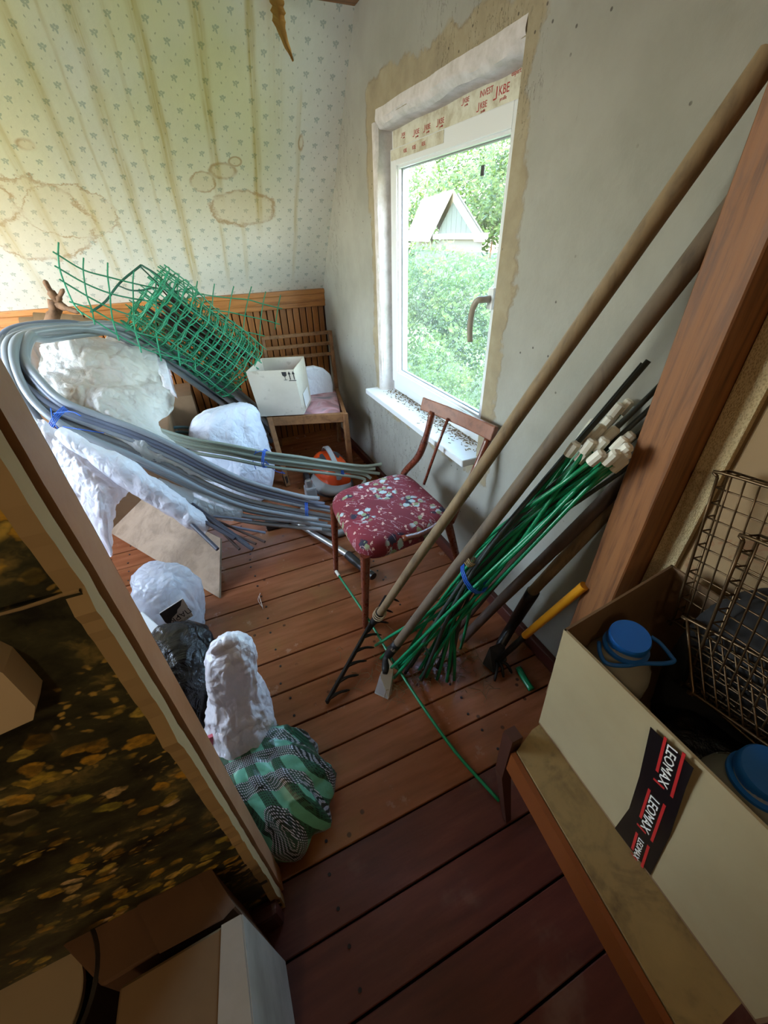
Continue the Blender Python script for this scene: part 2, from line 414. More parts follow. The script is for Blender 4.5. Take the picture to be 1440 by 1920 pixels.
rings = rings * m.noise(uvc, 9, 3).ss(.3, .6)
col = m.mix(sprig * .52, paper, c(120, 146, 140)); col = m.mix(dot * .5, col, c(126, 134, 120))
col = m.mix(yel_light * .7, col, c(244, 238, 166), 'MULTIPLY'); col = m.mix(stk * .95, col, c(206, 182, 92), 'MULTIPLY')
col = m.mix(fills, col, c(206, 184, 130)); col = m.mix(rings * .75, col, c(164, 130, 76))
m.set('Base Color', col); m.bump(m.noise(uvc, 25, 4), .003, .5)

# photo mural of autumn leaves on the left partition (flat print): object coords
m = M['mural'] = Mat('autumn_leaf_mural', rough=.42); co = m.co(); x, y, z = m.xyz(co)
v2 = m.vec(x, z * 1.25, 0); nv = m.noise(v2, 5, 4, .6, color=True); a_, b_, _ = m.xyz(nv)
nf = m.noise(v2, 38, 3, .6, color=True); af, bf, _ = m.xyz(nf)
v3 = m.vec(x + (a_ - .5) * .09 + (af - .5) * .025, z * 1.45 + (b_ - .5) * .09 + (bf - .5) * .02, 0)
band = m.noise(v2, 5.5, 2, .5, .5)
L1 = m.voro(v3, 30, 'Color', feat='F1'); lr, lg, lb = m.xyz(L1); Ld = m.voro(v3, 30)
leafm = Ld.ss(.5, .36) * lr.gt(.3); fo = band.ss(.40, .52)
light = m.noise(v2, 60, 3).ss(.35, .7)
lc = m.ramp(lg, [(.0, c(150, 112, 36)), (.35, c(232, 178, 62)), (.6, c(190, 176, 70)), (.8, c(246, 208, 104)), (1, c(250, 214, 160))])
colb = m.ramp(m.noise(v3, 9, 5, .7), [(.38, c(30, 31, 24)), (.55, c(70, 70, 48)), (.76, c(170, 148, 84))])
L2d = m.voro(v3, 60); L2 = L2d.ss(.36, .15) * m.noise(v2, 8, 3).ss(.5, .62)
col = m.mix(leafm * fo * (light * .7 + .3), colb, lc); col = m.mix(L2 * .85, col, c(214, 176, 86))
m.set('Base Color', col)
M['paper_back'] = Mat('torn_paper_backing', c(178, 152, 110), .8)
m = M['paint_brown'] = Mat('brown_oil_paint', rough=.4); co = m.co(); n = m.noise(co, 6, 6, .6)
m.set('Base Color', m.ramp(n, [(.3, c(168, 118, 82)), (.6, c(190, 140, 104)), (.8, c(200, 160, 124))])); m.bump(m.noise(co, 30, 4), .002, .4)
M['crack'] = Mat('dark_worn_wood', c(64, 38, 22), .8)
m = M['cranberry'] = Mat('dark_red_paint', c(74, 34, 26), .4)
m = M['beige_wall'] = Mat('stained_beige_wallpaper', rough=.75); co = m.co(); n = m.noise(co, 9, 6, .7)
col = m.ramp(m.noise(co, 3, 4), [(.3, c(140, 112, 78)), (.7, c(156, 128, 92))]); st_ = m.noise(co, 5.5, 5, .7, 1.5)
col = m.mix((st_ - .62).abs().ss(.05, .0) * .5 + st_.ss(.62, .72) * .45, col, c(132, 78, 48)); m.set('Base Color', col); m.bump(n, .003, .5)
m = M['vinyl'] = Mat('embossed_wallpaper_strip', rough=.6); co = m.co(); n = m.voro(m.co(scale=(1, 1, .5)), 420)
m.set('Base Color', m.ramp(n, [(.1, c(160, 136, 96)), (.6, c(206, 184, 140))])); m.bump(n, .0015, .7)
# woods
M['post'] = wood('orange_brown_post', c(138, 88, 48), c(78, 42, 20), .6, (22, 22, 1.6), rnd=0)
M['slat'] = wood('varnished_pine_slat', c(176, 112, 54), c(116, 62, 26), .4, (22, 22, 1.5), rnd=.75)
M['rail'] = wood('varnished_pine_rail', c(178, 118, 60), c(128, 76, 36), .4, (1.2, 20, 20), rnd=.1)
M['beam'] = wood('brown_beam', c(142, 100, 62), c(100, 66, 38), .6, (1.2, 20, 20))
M['chair_red'] = wood('red_brown_varnish', c(112, 52, 30), c(74, 30, 18), .3, (9, 9, 9), coat=.5, rnd=0)
M['chair_back'] = wood('faded_red_brown_varnish', c(134, 82, 58), c(98, 54, 36), .38, (9, 9, 9), rnd=0)
M['chair_pine'] = wood('worn_pale_wood', c(140, 98, 62), c(96, 62, 36), .5, (10, 10, 10), rnd=0)
M['chair_leg_dk'] = Mat('dark_leg_tip', c(46, 34, 28), .5)
M['handle_tan'] = wood('weathered_handle', c(132, 110, 80), c(88, 70, 50), .7, (12, 12, 3), rnd=.1)
M['handle_dk'] = wood('dark_weathered_handle', c(104, 88, 70), c(70, 56, 44), .7, (12, 12, 3), rnd=.1)
M['handle_pole'] = wood('smoky_brown_handle', c(86, 70, 62), c(58, 46, 40), .7, (12, 12, 3), rnd=.1)
M['plywood'] = wood('dusty_plywood', c(150, 128, 104), c(118, 98, 76), .75, (5, 5, 5), rnd=0)
M['fiber'] = wood('worn_fibreboard_top', c(136, 112, 70), c(84, 66, 40), .7, (6, 6, 6), rnd=0)
M['bark'] = wood('dry_branch_wood', c(120, 88, 62), c(72, 50, 34), .8, (20, 20, 20), rnd=0)
M['apron'] = Mat('orange_brown_varnished_edge', c(112, 58, 24), .35)
M['bench_leg'] = Mat('dark_brown_leg', c(66, 36, 26), .45)
# cardboard
def card(name, a, b, rough=.8, st=None):
    m = Mat(name, rough=rough); co = m.co(); n = m.noise(co, 4, 5, .6)
    col = m.ramp(n, [(.3, b), (.7, a)])
    if st: col = m.mix(m.noise(co, 11, 4).ss(.62, .7) * .5, col, st)
    m.set('Base Color', col); m.bump(m.noise(m.co(scale=(1, 1, 12)), 8, 2), .001, .4); return m
M['card_white'] = card('grey_white_carton', c(206, 196, 180), c(188, 176, 158), st=c(150, 136, 118))
M['card_brown'] = card('brown_carton', c(112, 80, 54), c(92, 64, 42))
M['card_kraft'] = card('kraft_carton', c(138, 110, 78), c(118, 92, 62))
M['card_beige'] = card('beige_carton', c(160, 144, 110), c(146, 128, 96))
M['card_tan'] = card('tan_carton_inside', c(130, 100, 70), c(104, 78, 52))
M['card_grey'] = card('pale_dusty_carton', c(196, 190, 180), c(150, 142, 130), st=c(90, 84, 76))
# plastics
M['pipe'] = Mat('grey_pvc_pipe', c(142, 148, 152), .38); M['pipe_green'] = Mat('grey_green_pvc_pipe', c(138, 148, 134), .38); M['pipe_dark'] = Mat('dark_grey_pvc_pipe', c(108, 116, 132), .4)
M['pipe_teal'] = Mat('teal_hose', c(66, 92, 92), .4)
M['twine'] = Mat('blue_twine', c(30, 96, 200), .5); M['wire_end'] = Mat('cut_rod', c(70, 66, 64), .6); M['rod'] = Mat('dark_rod', c(58, 58, 68), .5)
M['net'] = Mat('green_plastic_net', c(44, 142, 104), .45); M['net_dark'] = Mat('dark_green_plastic_net', c(28, 84, 68), .5)
def film(name, a, fac, clear=0.0, rough=.35, b=None):
    m = Mat(name, a, rough); co = m.co(); nd = m.noise(co, 9, 3, .6, color=True); d0, d1, d2 = m.xyz(nd); x, y, z = m.xyz(co)
    cc = m.vec(x + d0 * .07, y + d1 * .07, z * .75 + d2 * .07)
    n = m.voro(cc, 15, feat='DISTANCE_TO_EDGE').min(.3) * 1.6 + m.voro(cc, 34, feat='DISTANCE_TO_EDGE').min(.3) * .7 + m.noise(co, 26, 4, .6) * .3
    m.bump(n, .011, .8)
    if b: m.set('Base Color', m.mix(m.noise(co, 4, 4).ss(.4, .7), a, b))
    m.translucent(a, fac, clear); return m
M['film'] = film('milky_polythene_film', c(226, 228, 224), .35, .04, .4, c(206, 206, 196)); M['film2'] = film('thin_white_film', c(244, 244, 250), .25, .06, .35)
M['film_grey'] = film('clear_grey_film', c(184, 188, 186), .3, .4, .2)
M['bag_white'] = film('white_carrier_bag', c(248, 247, 254), .15, 0, .35); M['bag_woven'] = film('white_woven_sack', c(240, 244, 254), .12, 0, .45)
M['bag_clear'] = film('clear_polythene_bag', c(214, 220, 228), .3, .35, .15)
m = M['bag_black'] = Mat('black_bin_bag', c(7, 7, 9), .24); m.set('Specular IOR Level', .4); m.bump(m.noise(m.co(), 16, 5, .65, 1.5), .012, .7)
m = M['bag_check'] = Mat('green_check_woven_bag', rough=.35); uvc = m.co(src='UV'); u, v, _ = m.xyz(uvc)
uu = (u * 13).fract(); vv = (v * 13).fract(); s1 = uu.lt(.45); s2 = vv.lt(.5)
fineu = ((u * 170).fract().lt(.5) + (v * 170).fract().lt(.5)) * .5
base_ = m.mix(s1, c(104, 176, 150), c(50, 96, 74)); base_ = m.mix(s2 * .85, base_, c(34, 42, 40))
spk = m.mix(fineu.lt(.25) * s2, base_, c(206, 204, 216)); spk = m.mix(fineu.gt(.8) * s1, spk, c(24, 30, 30))
m.set('Base Color', spk); m.bump(m.noise(m.co(), 20, 4), .01, .5)
m = M['floral'] = Mat('maroon_floral_cloth', rough=.8); co = m.co(); x, y, z = m.xyz(co); v2 = m.vec(x + z * .3, y, z)
nz_ = m.noise(v2, 40, 3, .6, color=True); q0, q1, _ = m.xyz(nz_); v3 = m.vec(x + (q0 - .5) * .03, y + (q1 - .5) * .03, z * .5)
def vc(sc, thr, pick, lo=.0, off=0.0):
    vv_ = m.vec(x + (q0 - .5) * .03 + off, y + (q1 - .5) * .03 - off, z * .5); dd_ = m.voro(vv_, sc); cc = m.xyz(m.voro(vv_, sc, 'Color'))[0]
    return dd_.ss(thr, thr - .06) * cc.gt(pick)
col = m.ramp(m.noise(co, 6), [(.3, c(112, 26, 40)), (.7, c(134, 34, 50))])
clu = m.voro(co, 9).ss(.56, .42)
col = m.mix(vc(19, .42, .5, off=.3) * clu, col, c(36, 34, 56)); col = m.mix(vc(27, .42, .35) * clu, col, c(176, 196, 196))
col = m.mix(vc(32, .40, .5, off=.7) * clu, col, c(140, 150, 110)); col = m.mix(vc(52, .36, .72, off=1.3), col, c(214, 176, 160))
wv = (m.noise(m.vec(x * 1.0 + y * .8, y * .35 - x * .3), 16, 2) - .5).abs().ss(.012, .004) * m.noise(co, 120, 1).gt(.48)
col = m.mix(wv * .7, col, c(206, 170, 172)); m.set('Base Color', col); m.bump(m.noise(co, 300, 2), .001, .6)
m = M['pinkseat'] = Mat('faded_pink_upholstery', rough=.7); co = m.co(); n = m.noise(co, 6, 3, .5, .8)
m.set('Base Color', m.ramp(n, [(.32, c(96, 100, 106)), (.45, c(170, 120, 122)), (.55, c(196, 154, 160)), (.68, c(132, 124, 130))])); 
M['black_pl'] = Mat('black_plastic', c(26, 27, 30), .4); M['dark_pl'] = Mat('dark_grey_plastic', c(58, 60, 64), .45)
M['orange_pl'] = Mat('orange_plastic', c(222, 78, 28), .22, Coat_Weight=.6); M['grey_pl'] = Mat('light_grey_plastic', c(150, 152, 154), .4)
M['hose'] = Mat('grey_hose', c(138, 138, 134), .5); M['chrome'] = Mat('brushed_metal_tube', c(186, 188, 190), .3, Metallic=.85)
M['steel'] = Mat('bright_steel', c(200, 204, 208), .25, Metallic=.9)
M['iron'] = Mat('black_iron', c(28, 26, 26), .55, Metallic=.3); M['rust'] = Mat('rusty_iron', c(66, 44, 34), .75)
M['stake'] = Mat('green_coated_stake', c(14, 128, 84), .3); M['stake_dk'] = Mat('dark_grey_stake', c(48, 56, 54), .5); M['tip'] = Mat('white_stake_cap', c(218, 214, 200), .5)
M['yellow'] = Mat('yellow_handle_paint', c(226, 150, 24), .4); M['blue_cap'] = Mat('blue_plastic_cap', c(28, 96, 172), .4)
m = M['bottle'] = Mat('clear_bottle_plastic', c(206, 204, 190), .12); m.translucent(c(200, 198, 186), .3, .45); m.bump(m.noise(m.co(), 12, 3), .01, .5)
M['wire'] = Mat('tarnished_grill_wire', c(92, 72, 50), .38, Metallic=.8)
M['tape'] = Mat('black_printed_tape', c(20, 16, 18), .25); M['tape_red'] = Mat('tape_red_print', c(176, 40, 40), .3)
M['basin'] = Mat('black_enamel_basin', c(44, 38, 32), .35); M['basin_rim'] = Mat('beige_worn_rim', c(180, 160, 128), .6)
M['socket'] = Mat('beige_plastic', c(214, 194, 160), .5); M['dry'] = Mat('dry_straw', c(116, 94, 58), .8); M['dead'] = Mat('dead_insects', c(56, 44, 32), .8)
M['ceil'] = Mat('ceiling_whitewash', c(206, 200, 188), .9); M['wall_room'] = Mat('faded_room_wallpaper', c(180, 164, 136), .85); M['thread'] = Mat('white_thread', c(226, 208, 190), .8)
M['tin'] = Mat('orange_scrap', c(186, 120, 70), .7); M['rope'] = Mat('old_string', c(176, 156, 124), .8)
# outdoors
m = M['leaf'] = Mat('garden_leaves', rough=.6); r = m.rnd(); co = m.co(); n = m.noise(co, 1.3, 4)
m.set('Base Color', m.ramp(n, [(.3, c(30, 54, 18)), (.5, c(58, 84, 28)), (.7, c(92, 108, 40))])); m.translucent(c(90, 110, 34), .35)
M['grass'] = Mat('garden_grass', c(78, 92, 46), .9); M['roof'] = Mat('weathered_slate_roof', c(150, 138, 122), .7); M['gable'] = Mat('grey_board_gable', c(62, 68, 58), .8)
M['house_wall'] = Mat('pale_shed_wall', c(84, 80, 70), .8)

# ------------------------------------------------------------------ the room shell
XW = 0.95                      # window wall
fl = struct('floor')
ys = [3.25, 3.08, 2.93, 2.77, 2.61, 2.45, 2.29, 2.13, 1.98, 1.83, 1.74, 1.585, 1.43, 1.285, 1.093, .942, .80, .674, .551, .407, .262, .115, -.03, -.19, -.35, -.52, -.7, -.88, -1.06, -1.24, -1.42, -1.6]
MB().box((-1.9, -2.0, -.06), (1.0, 3.3, -.022)).build('subfloor', M['gap'], fl)
for i in range(len(ys) - 1):
    t = .0045 + .002 * random.random(); dz = random.uniform(-.0015, .001)
    mb = MB().box((-1.85, ys[i + 1] + t / 2, -.022), (.945, ys[i] - t / 2, dz), bev=.002)
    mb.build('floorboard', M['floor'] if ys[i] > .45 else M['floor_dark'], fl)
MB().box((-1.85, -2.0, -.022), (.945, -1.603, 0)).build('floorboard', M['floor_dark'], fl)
# nail heads down the joist lines
nb = MB()
for jx in (-.62, -.02, .56):
    for i in range(6, len(ys) - 8):
        for fy in (.25, .75):
            yy = ys[i] + (ys[i + 1] - ys[i]) * fy; nb.lathe([(.0045, 0), (.0045, .0022), (.0, .0022)], (jx + random.uniform(-.012, .012), yy, 0.0), 7)
tag(nb.build('nail_heads', M['iron'], fl), kind='stuff')

# window wall with its opening
OY0, OY1, OZ0, OZ1 = 1.228, 2.19, .625, 1.80
wr = struct('wall_right')
b = MB()
for (y0, y1, z0, z1) in ((OY1 + .028, 3.6, -.05, 2.9), (.40, OY0, -.05, 2.9), (OY0, OY1 + .028, -.05, OZ0), (OY0, OY1 + .028, OZ1, 2.9)):
    b.box((XW, y0, z0), (XW + .16, y1, z1))
b.build('plaster_face', M['plaster'], wr)
# rounded fresh plaster reveals
def reveal(pts, name):
    b = MB(); b.prism(pts[0], pts[1]); return b.build(name, M['reveal'], wr)
rows = []
for k in range(41):            # top reveal, hand-rounded plaster
    y = OY0 + (OY1 - OY0) * k / 40; r_ = []
    for j in range(9):
        a = j / 8 * PI / 2; e = .006 * noise.noise(Vector((y * 14, j * .6, 0)))
        r_.append(Vector((XW - .004 + .035 * (1 - math.cos(a)) + e * .3, y, OZ1 + .012 - .035 * math.sin(a) + e + .004 * math.sin(y * 17))))
    r_.append(Vector((1.06, y, OZ1 - .03))); r_.append(Vector((1.06, y, OZ1 + .05))); r_.append(Vector((XW + .002, y, OZ1 + .05))); rows.append(r_)
MB().grid(rows, closed=True).build('reveal_top', M['reveal'], wr, smooth='auto')
rows = []
for k in range(41):            # left reveal, rounded edge
    z = OZ0 + (OZ1 - OZ0) * k / 40; r_ = []
    for j in range(9):
        a = j / 8 * PI / 2; e = .005 * noise.noise(Vector((z * 9, j * .6, 5)))
        r_.append(Vector((XW - .003 + .02 * (1 - math.cos(a)) + e * .3, OY1 + .026 - .022 * math.sin(a) + e, z)))
    r_.append(Vector((1.0, OY1 + .002, z))); r_.append(Vector((1.06, OY1 - .002, z))); r_.append(Vector((1.06, OY1 + .06, z))); r_.append(Vector((XW + .002, OY1 + .06, z))); rows.append(r_)
MB().grid(rows, closed=True).build('reveal_left', M['reveal'], wr, smooth='auto')
MB().box((XW + .002, OY0 - .02, OZ0), (1.06, OY0 + .002, OZ1), bev=.004).build('reveal_right', M['reveal'], wr)
# window: frame, sash, panes, handle
wd = struct('window_1')
FX0, FX1 = 1.028, 1.095; fy0, fy1, fz0, fz1 = OY0 - .01, OY1 + .02, .63, 1.80
def frame(name, y0, y1, z0, z1, x0, x1, w, mat, par, wt=None, wb=None):
    wt = wt or w; wb = wb or w
    b = MB()
    b.box((x0, y0, z0), (x1, y0 + w, z1), bev=.004); b.box((x0, y1 - w, z0), (x1, y1, z1), bev=.004)
    b.box((x0, y0 + w, z0), (x1, y1 - w, z0 + wb), bev=.004); b.box((x0, y0 + w, z1 - wt), (x1, y1 - w, z1), bev=.004)
    return b.build(name, mat, par)
frame('window_frame', fy0, fy1, fz0, fz1, FX0, FX1, .055, M['pvc'], wd, .10, .065)
SY0, SY1, SZ0, SZ1 = fy0 + .045, fy1 - .035, .688, 1.708
sash = frame('sash', SY0, SY1, SZ0, SZ1, 1.010, 1.075, .06, M['pvc'], wd)
GY0, GY1, GZ0, GZ1 = SY0 + .06, SY1 - .06, SZ0 + .06, SZ1 - .06
frame('glazing_bead', GY0 - .004, GY1 + .004, GZ0 - .004, GZ1 + .004, 1.018, 1.034, .014, M['pvc'], sash)
frame('spacer_bar', GY0, GY1, GZ0, GZ1, 1.036, 1.052, .014, M['grey_pl'], sash)
MB().box((1.036, GY0, GZ0), (1.038, GY1, GZ1)).build('pane', M['glass'], sash)
MB().box((1.052, GY0, GZ0), (1.054, GY1, GZ1)).build('pane', M['glass'], sash)
MB().box((1.0555, GY0, GZ0), (1.0560, GY1, 1.335)).build('misted_film', M['condens'], sash)
MB().box((1.034, 1.475, 1.555), (1.0355, 1.495, 1.583)).build('price_sticker', M['dark_pl'], sash)
# protective tape with red printing left on the frame head
ft = MB().box((FX0 - .0015, fy0 + .01, 1.712), (FX0, fy1 - .03, 1.778)).build('film_tape', M['pvc_film'], wd)
MB().box((1.0085, fy1 - .5, 1.668), (1.010, SY1 - .01, 1.704)).build('film_tape', M['pvc_film'], wd)
def text(s, size, mat, name, parent, M4, ext=.0004, align='CENTER'):
    cu = bpy.data.curves.new('t', 'FONT'); cu.body = s; cu.size = size; cu.extrude = ext; cu.align_x = align; cu.align_y = 'CENTER'; cu.resolution_u = 2
    o = bpy.data.objects.new('t', cu); COL.objects.link(o); dg = bpy.context.evaluated_depsgraph_get(); dg.update()
    me = bpy.data.meshes.new_from_object(o.evaluated_get(dg)); bpy.data.objects.remove(o)
    b = MB(); b.v = [M4 @ v.co for v in me.vertices]; b.f = [list(p.vertices) for p in me.polygons]; b.mi = [0] * len(b.f)
    return b.build(name, mat, parent)
def face_m(o, rx, uy):         # text frame: origin, right vector, up vector
    rx = Vector(rx).normalized(); uy = Vector(uy); uy = (uy - rx * uy.dot(rx)).normalized(); n = rx.cross(uy)
    return Matrix(((rx.x, uy.x, n.x, o[0]), (rx.y, uy.y, n.y, o[1]), (rx.z, uy.z, n.z, o[2]), (0, 0, 0, 1)))
xt = FX0 - .0018
for (yy, zz, s_, sz) in ((1.40, 1.745, 'KBE', .030), (1.49, 1.757, 'INVEST', .022), (1.50, 1.730, 'KBE', .022), (1.60, 1.76, 'KBE', .018), (1.76, 1.735, 'KBE', .022), (1.86, 1.735, 'KBE', .022), (1.95, 1.735, 'KBE', .022), (1.35, 1.77, 'expert', .016), (2.07, 1.745, 'KBE', .016)):
    text(s_, sz, M['red_ink'], 'printed_lettering', ft, face_m((xt, yy, zz), (0, -1, 0), (0, 0, 1)))
    if s_ == 'KBE':
        MB().box((xt - .0002, yy + sz * 1.08, zz - sz * .45), (xt + .0002, yy + sz * 1.25, zz + sz * .45)).box((xt - .0002, yy + sz * 1.25, zz - sz * .5), (xt + .0002, yy + sz * 1.7, zz - sz * .38)).build('printed_mark', M['red_ink'], ft)
        text('Fenstersysteme' if 0 else 'profile', sz * .42, M['red_ink'], 'printed_lettering', ft, face_m((xt, yy, zz - sz * .62), (0, -1, 0), (0, 0, 1)))
for yy in (2.02, 1.94, 1.86): text('KBE', .018, M['red_ink'], 'printed_lettering', ft, face_m((1.0082, yy, 1.686), (0, -1, 0), (0, 0, 1)))
# handle
hy = 1.318
hd = MB().box((.997, hy - .016, 1.165), (1.010, hy + .016, 1.235), bev=.006).build('handle_rosette', M['pvc'], wd)
MB().tube(bez([(1.0, hy, 1.20), (.965, hy, 1.20), (.952, hy + .012, 1.195), (.948, hy + .03, 1.16), (.95, hy + .036, 1.10), (.955, hy + .034, 1.055)], 5), .0115, 10, flat=.75).build('window_handle', Mat('grey_brown_handle', c(150, 140, 124), .4), wd, smooth=True)
# sill board
si = tag(MB().box((.872, 1.212, .600), (1.028, 2.272, .630), bev=.003).build('window_sill', M['pvc'], wd), None)
db = MB()
for k in range(420):
    yy = random.uniform(1.24, 2.17); xx = 1.02 - abs(random.gauss(0, .03)) - .06 * (random.random() < .2) * random.random(); L = random.uniform(.004, .016); a = random.uniform(0, PI)
    xx = max(.88, xx); zz = .6305 + random.random() * .006 * (xx > 1.0)
    db.tube([(xx, yy, zz), (min(xx + L * math.cos(a), 1.026), yy + L * math.sin(a), zz + .002)], random.uniform(.0008, .002), 4)
tag(db.build('dry_straw_and_dead_flies', [M['dry']], None, base=(.98, 1.7, .63)), 'dry straw bits and dead flies scattered along the white window sill', 'debris', kind='stuff')
for (yy, zz, L) in ((1.94, .55, .01), (1.85, .53, .018), (1.62, .50, .01), (1.55, .46, .012), (1.9, .44, .02), (2.27, 1.0, .012)):
    pass

# back wall: vertical slats, rail, and the sloping ceiling above
YB, ZR = 3.248, 1.085
wb = struct('wall_back')
MB().box((-1.85, YB + .004, -.02), (XW, YB + .08, 1.02)).build('backing_board', M['crack'], wb)
x = XW - .01; k = 0
while x > -1.35:
    w_ = random.uniform(.040, .047); dx = random.uniform(-.002, .002)
    MB().box((x - w_, YB - .012 + dx, 0), (x - .004, YB + .004, .99), bev=.003).build('slat', M['slat'], wb); x -= w_ + .0035
MB().box((-1.85, YB - .012, 0), (x, YB + .004, .99)).build('plain_panel', M['slat'], wb)
tr = struct('trim_1'); b = MB(); b.box((-1.85, YB - .03, .972), (XW, YB + .03, ZR - .012), bev=.005); b.box((-1.85, YB - .036, 1.005), (XW, YB - .02, 1.015), bev=.002); b.box((-1.85, YB - .04, ZR - .03), (XW, YB, ZR), bev=.004)
b.build('rail', M['rail'], tr)
sdv = Vector((0, -.869, 1.088)).normalized(); sp0 = Vector((0, YB, ZR)); nrm = Vector((1, 0, 0)).cross(sdv)   # nrm points up-back
Ls = 1.46
cs = struct('ceiling')
def slope(u, v, o=0): return Vector((u, YB, ZR)) + sdv * v + Vector((0, sdv.z, -sdv.y)) * o
nU, nV = 60, 40; rows = []
for i in range(nV + 1):
    rows.append([slope(-1.9 + 2.85 * j / nU, Ls * i / nV, .003 * noise.noise(Vector((j * .3, i * .3, 0)))) for j in range(nU + 1)])
b = MB().grid(rows); b.build('wallpapered_slope', M['wallpaper'], cs, smooth=True, uv=lambda p: (p.x, (p - sp0).dot(sdv)), fix=False)
b = MB(); b.prism([slope(-1.9, -.05, .02), slope(1.1, -.05, .02), slope(1.1, Ls + .1, .02), slope(-1.9, Ls + .1, .02)], Vector((0, sdv.z, -sdv.y)) * .06)
b.build('slope_backing', M['ceil'], cs)
ct = slope(0, Ls)
MB().box((-1.9, -2.0, ct.z), (1.1, ct.y + .05, ct.z + .06)).build('flat_ceiling', M['ceil'], cs)
tb = struct('trim_2'); q = slope(0, 1.395)
MB().box((-1.9, q.y - .12, q.z + .002), (XW, q.y + .01, q.z + .05), bev=.004).build('ceiling_beam', M['beam'], tb)
# hanging scrap of torn paper at the slope top
s_a = slope(.62, 1.36, -.03); pc = bez([s_a + Vector((0, 0, .09)), s_a + Vector((.004, -.01, .02)), s_a + Vector((.0, -.03, -.05)), s_a + Vector((.03, -.045, -.14))], 8)
b = MB(); rows = []
for k, p in enumerate(pc):
    wdt = .035 * (1 - max(0, (k / (len(pc) - 1)) - .55) * 1.9) * (.8 + .3 * noise.noise(Vector((k * .6, 1, 2)))) + .001
    rows.append([p + Vector((-wdt, .004 * math.sin(k), 0)), p + Vector((0, .012, 0)), p + Vector((wdt * .8, 0, 0))])
b.grid(rows); o = b.build('torn_paper_scrap', Mat('torn_ochre_paper', c(190, 152, 84), .8), None, smooth=False)
tag(o, 'torn ochre paper scrap dangling from the beam at the top of the sloping wall', 'paper')
# baseboards
bs = struct('baseboard_right'); b = MB(); b.box((.925, .44, 0), (XW, YB - .012, .062), bev=.006); b.build('board', M['cranberry'], bs)
# left wall of the room (hidden) with an added fill-light window, walls of the near room
wl_ = struct('wall_left'); MB().box((-1.9, .45, -.05), (-1.85, 1.4, 2.6)).box((-1.9, 2.6, -.05), (-1.85, 3.4, 2.6)).box((-1.9, 1.4, -.05), (-1.85, 2.6, .8)).box((-1.9, 1.4, 1.9), (-1.85, 2.6, 2.6)).build('left_face', M['wall_room'], wl_)
w2 = struct('fill_window'); b = MB()
for (a_, b_, c_, d_) in ((1.4, 1.46, .8, 1.9), (2.54, 2.6, .8, 1.9), (1.46, 2.54, .8, .86), (1.46, 2.54, 1.84, 1.9), (1.98, 2.02, .86, 1.84)): b.box((-1.9, a_, c_), (-1.86, b_, d_), bev=.004)
b.build('window_frame', M['pvc'], w2); MB().box((-1.9, -2.0, -.05), (-1.85, .45, 2.6)).build('near_left_face', M['wall_room'], wl_)
wf = struct('wall_front'); MB().box((-1.9, -2.06, -.05), (1.1, -2.0, 2.6)).build('front_face', M['wall_room'], wf)

# post at the window wall: reddish squared timber
ps = struct('trim_3'); b = MB(); b.box((.85, .442, 0), (.955, .532, 2.19), bev=.003); b.build('post', M['post'], ps)
MB().prism([(.952, .533, .30), (.905, .536, .30), (.885, .536, 1.2), (.952, .533, 1.25)], (0, .004, 0)).build('torn_paper_edge', M['paper_back'], ps)
# near stretch of the window wall: embossed strip, then stained beige wallpaper
wn2 = struct('wall_near_right')
MB().box((.955, -2.0, -.05), (1.1, .442, 2.6)).build('stained_face', M['beige_wall'], wn2)
MB().box((.938, .385, 0), (.956, .440, 2.19), bev=.004).build('embossed_strip', M['vinyl'], wn2)
MB().box((.94, -1.9, .0), (.956, .372, 2.19), bev=.003).build('stained_board', M['beige_wall'], wn2)

# left partition ending in a brown painted stud, papered with a leaf mural
pt = struct('wall_partition')
MB().box((-1.85, .372, 0), (-.17, .440, 2.19)).build('core', M['crack'], pt)
MB().box((-1.85, .360, 0), (-.156, .372, 1.135)).build('mural_face', M['mural'], pt)
MB().box((-1.85, .362, 1.137), (-.158, .372, 2.19)).build('mural_face', M['mural'], pt)
def wavy(x0, y0, y1, z0, z1, amp, n, seed, th):
    b = MB(); rows = []
    for k in range(n + 1):
        z = z0 + (z1 - z0) * k / n; a = amp * noise.noise(Vector((z * 11, seed, 0))) + amp * .5 * noise.noise(Vector((z * 40, seed, 0)))
        rows.append([Vector((x0, y0 + a, z)), Vector((x0 + th, y0 + a, z)), Vector((x0 + th, y1 + a * .5, z)), Vector((x0, y1 + a * .5, z))])
    b.grid(rows, closed=True); m_ = len(rows) * 4; b.f += [[0, 1, 2, 3], [m_ - 4, m_ - 3, m_ - 2, m_ - 1]]; b.mi += [0, 0]; return b
wavy(-.170, .357, .380, .0, 2.19, .010, 160, 1, .018).build('torn_paper_edge', M['paper_back'], pt)
wavy(-.170, .374, .396, .0, 2.19, .005, 160, 4, .013).build('dark_crack', M['crack'], pt)
wavy(-.170, .391, .440, .0, 2.19, .0018, 160, 8, .021).build('painted_stud', M['paint_brown'], pt)
wavy(-.170, .436, .445, .0, 2.19, .003, 160, 12, .0195).build('dark_edge', M['crack'], pt)
bl = struct('baseboard_left'); MB().box((-1.85, .325, 0), (-.158, .360, .11), bev=.012).build('board', M['cranberry'], bl)
# torn seam in the mural
sm = MB(); rows = []
for k in range(60):
    x_ = -.156 - .9 * k / 59; zz = 1.136 + .01 * noise.noise(Vector((x_ * 12, 0, 3))) ; h_ = .002 + .002 * noise.noise(Vector((x_ * 30, 9, 3)))
    rows.append([Vector((x_, .3575, zz - h_)), Vector((x_, .3565, zz)), Vector((x_, .3598, zz + h_ * .3))])
sm.grid(rows).build('torn_seam', M['paper_back'], pt)
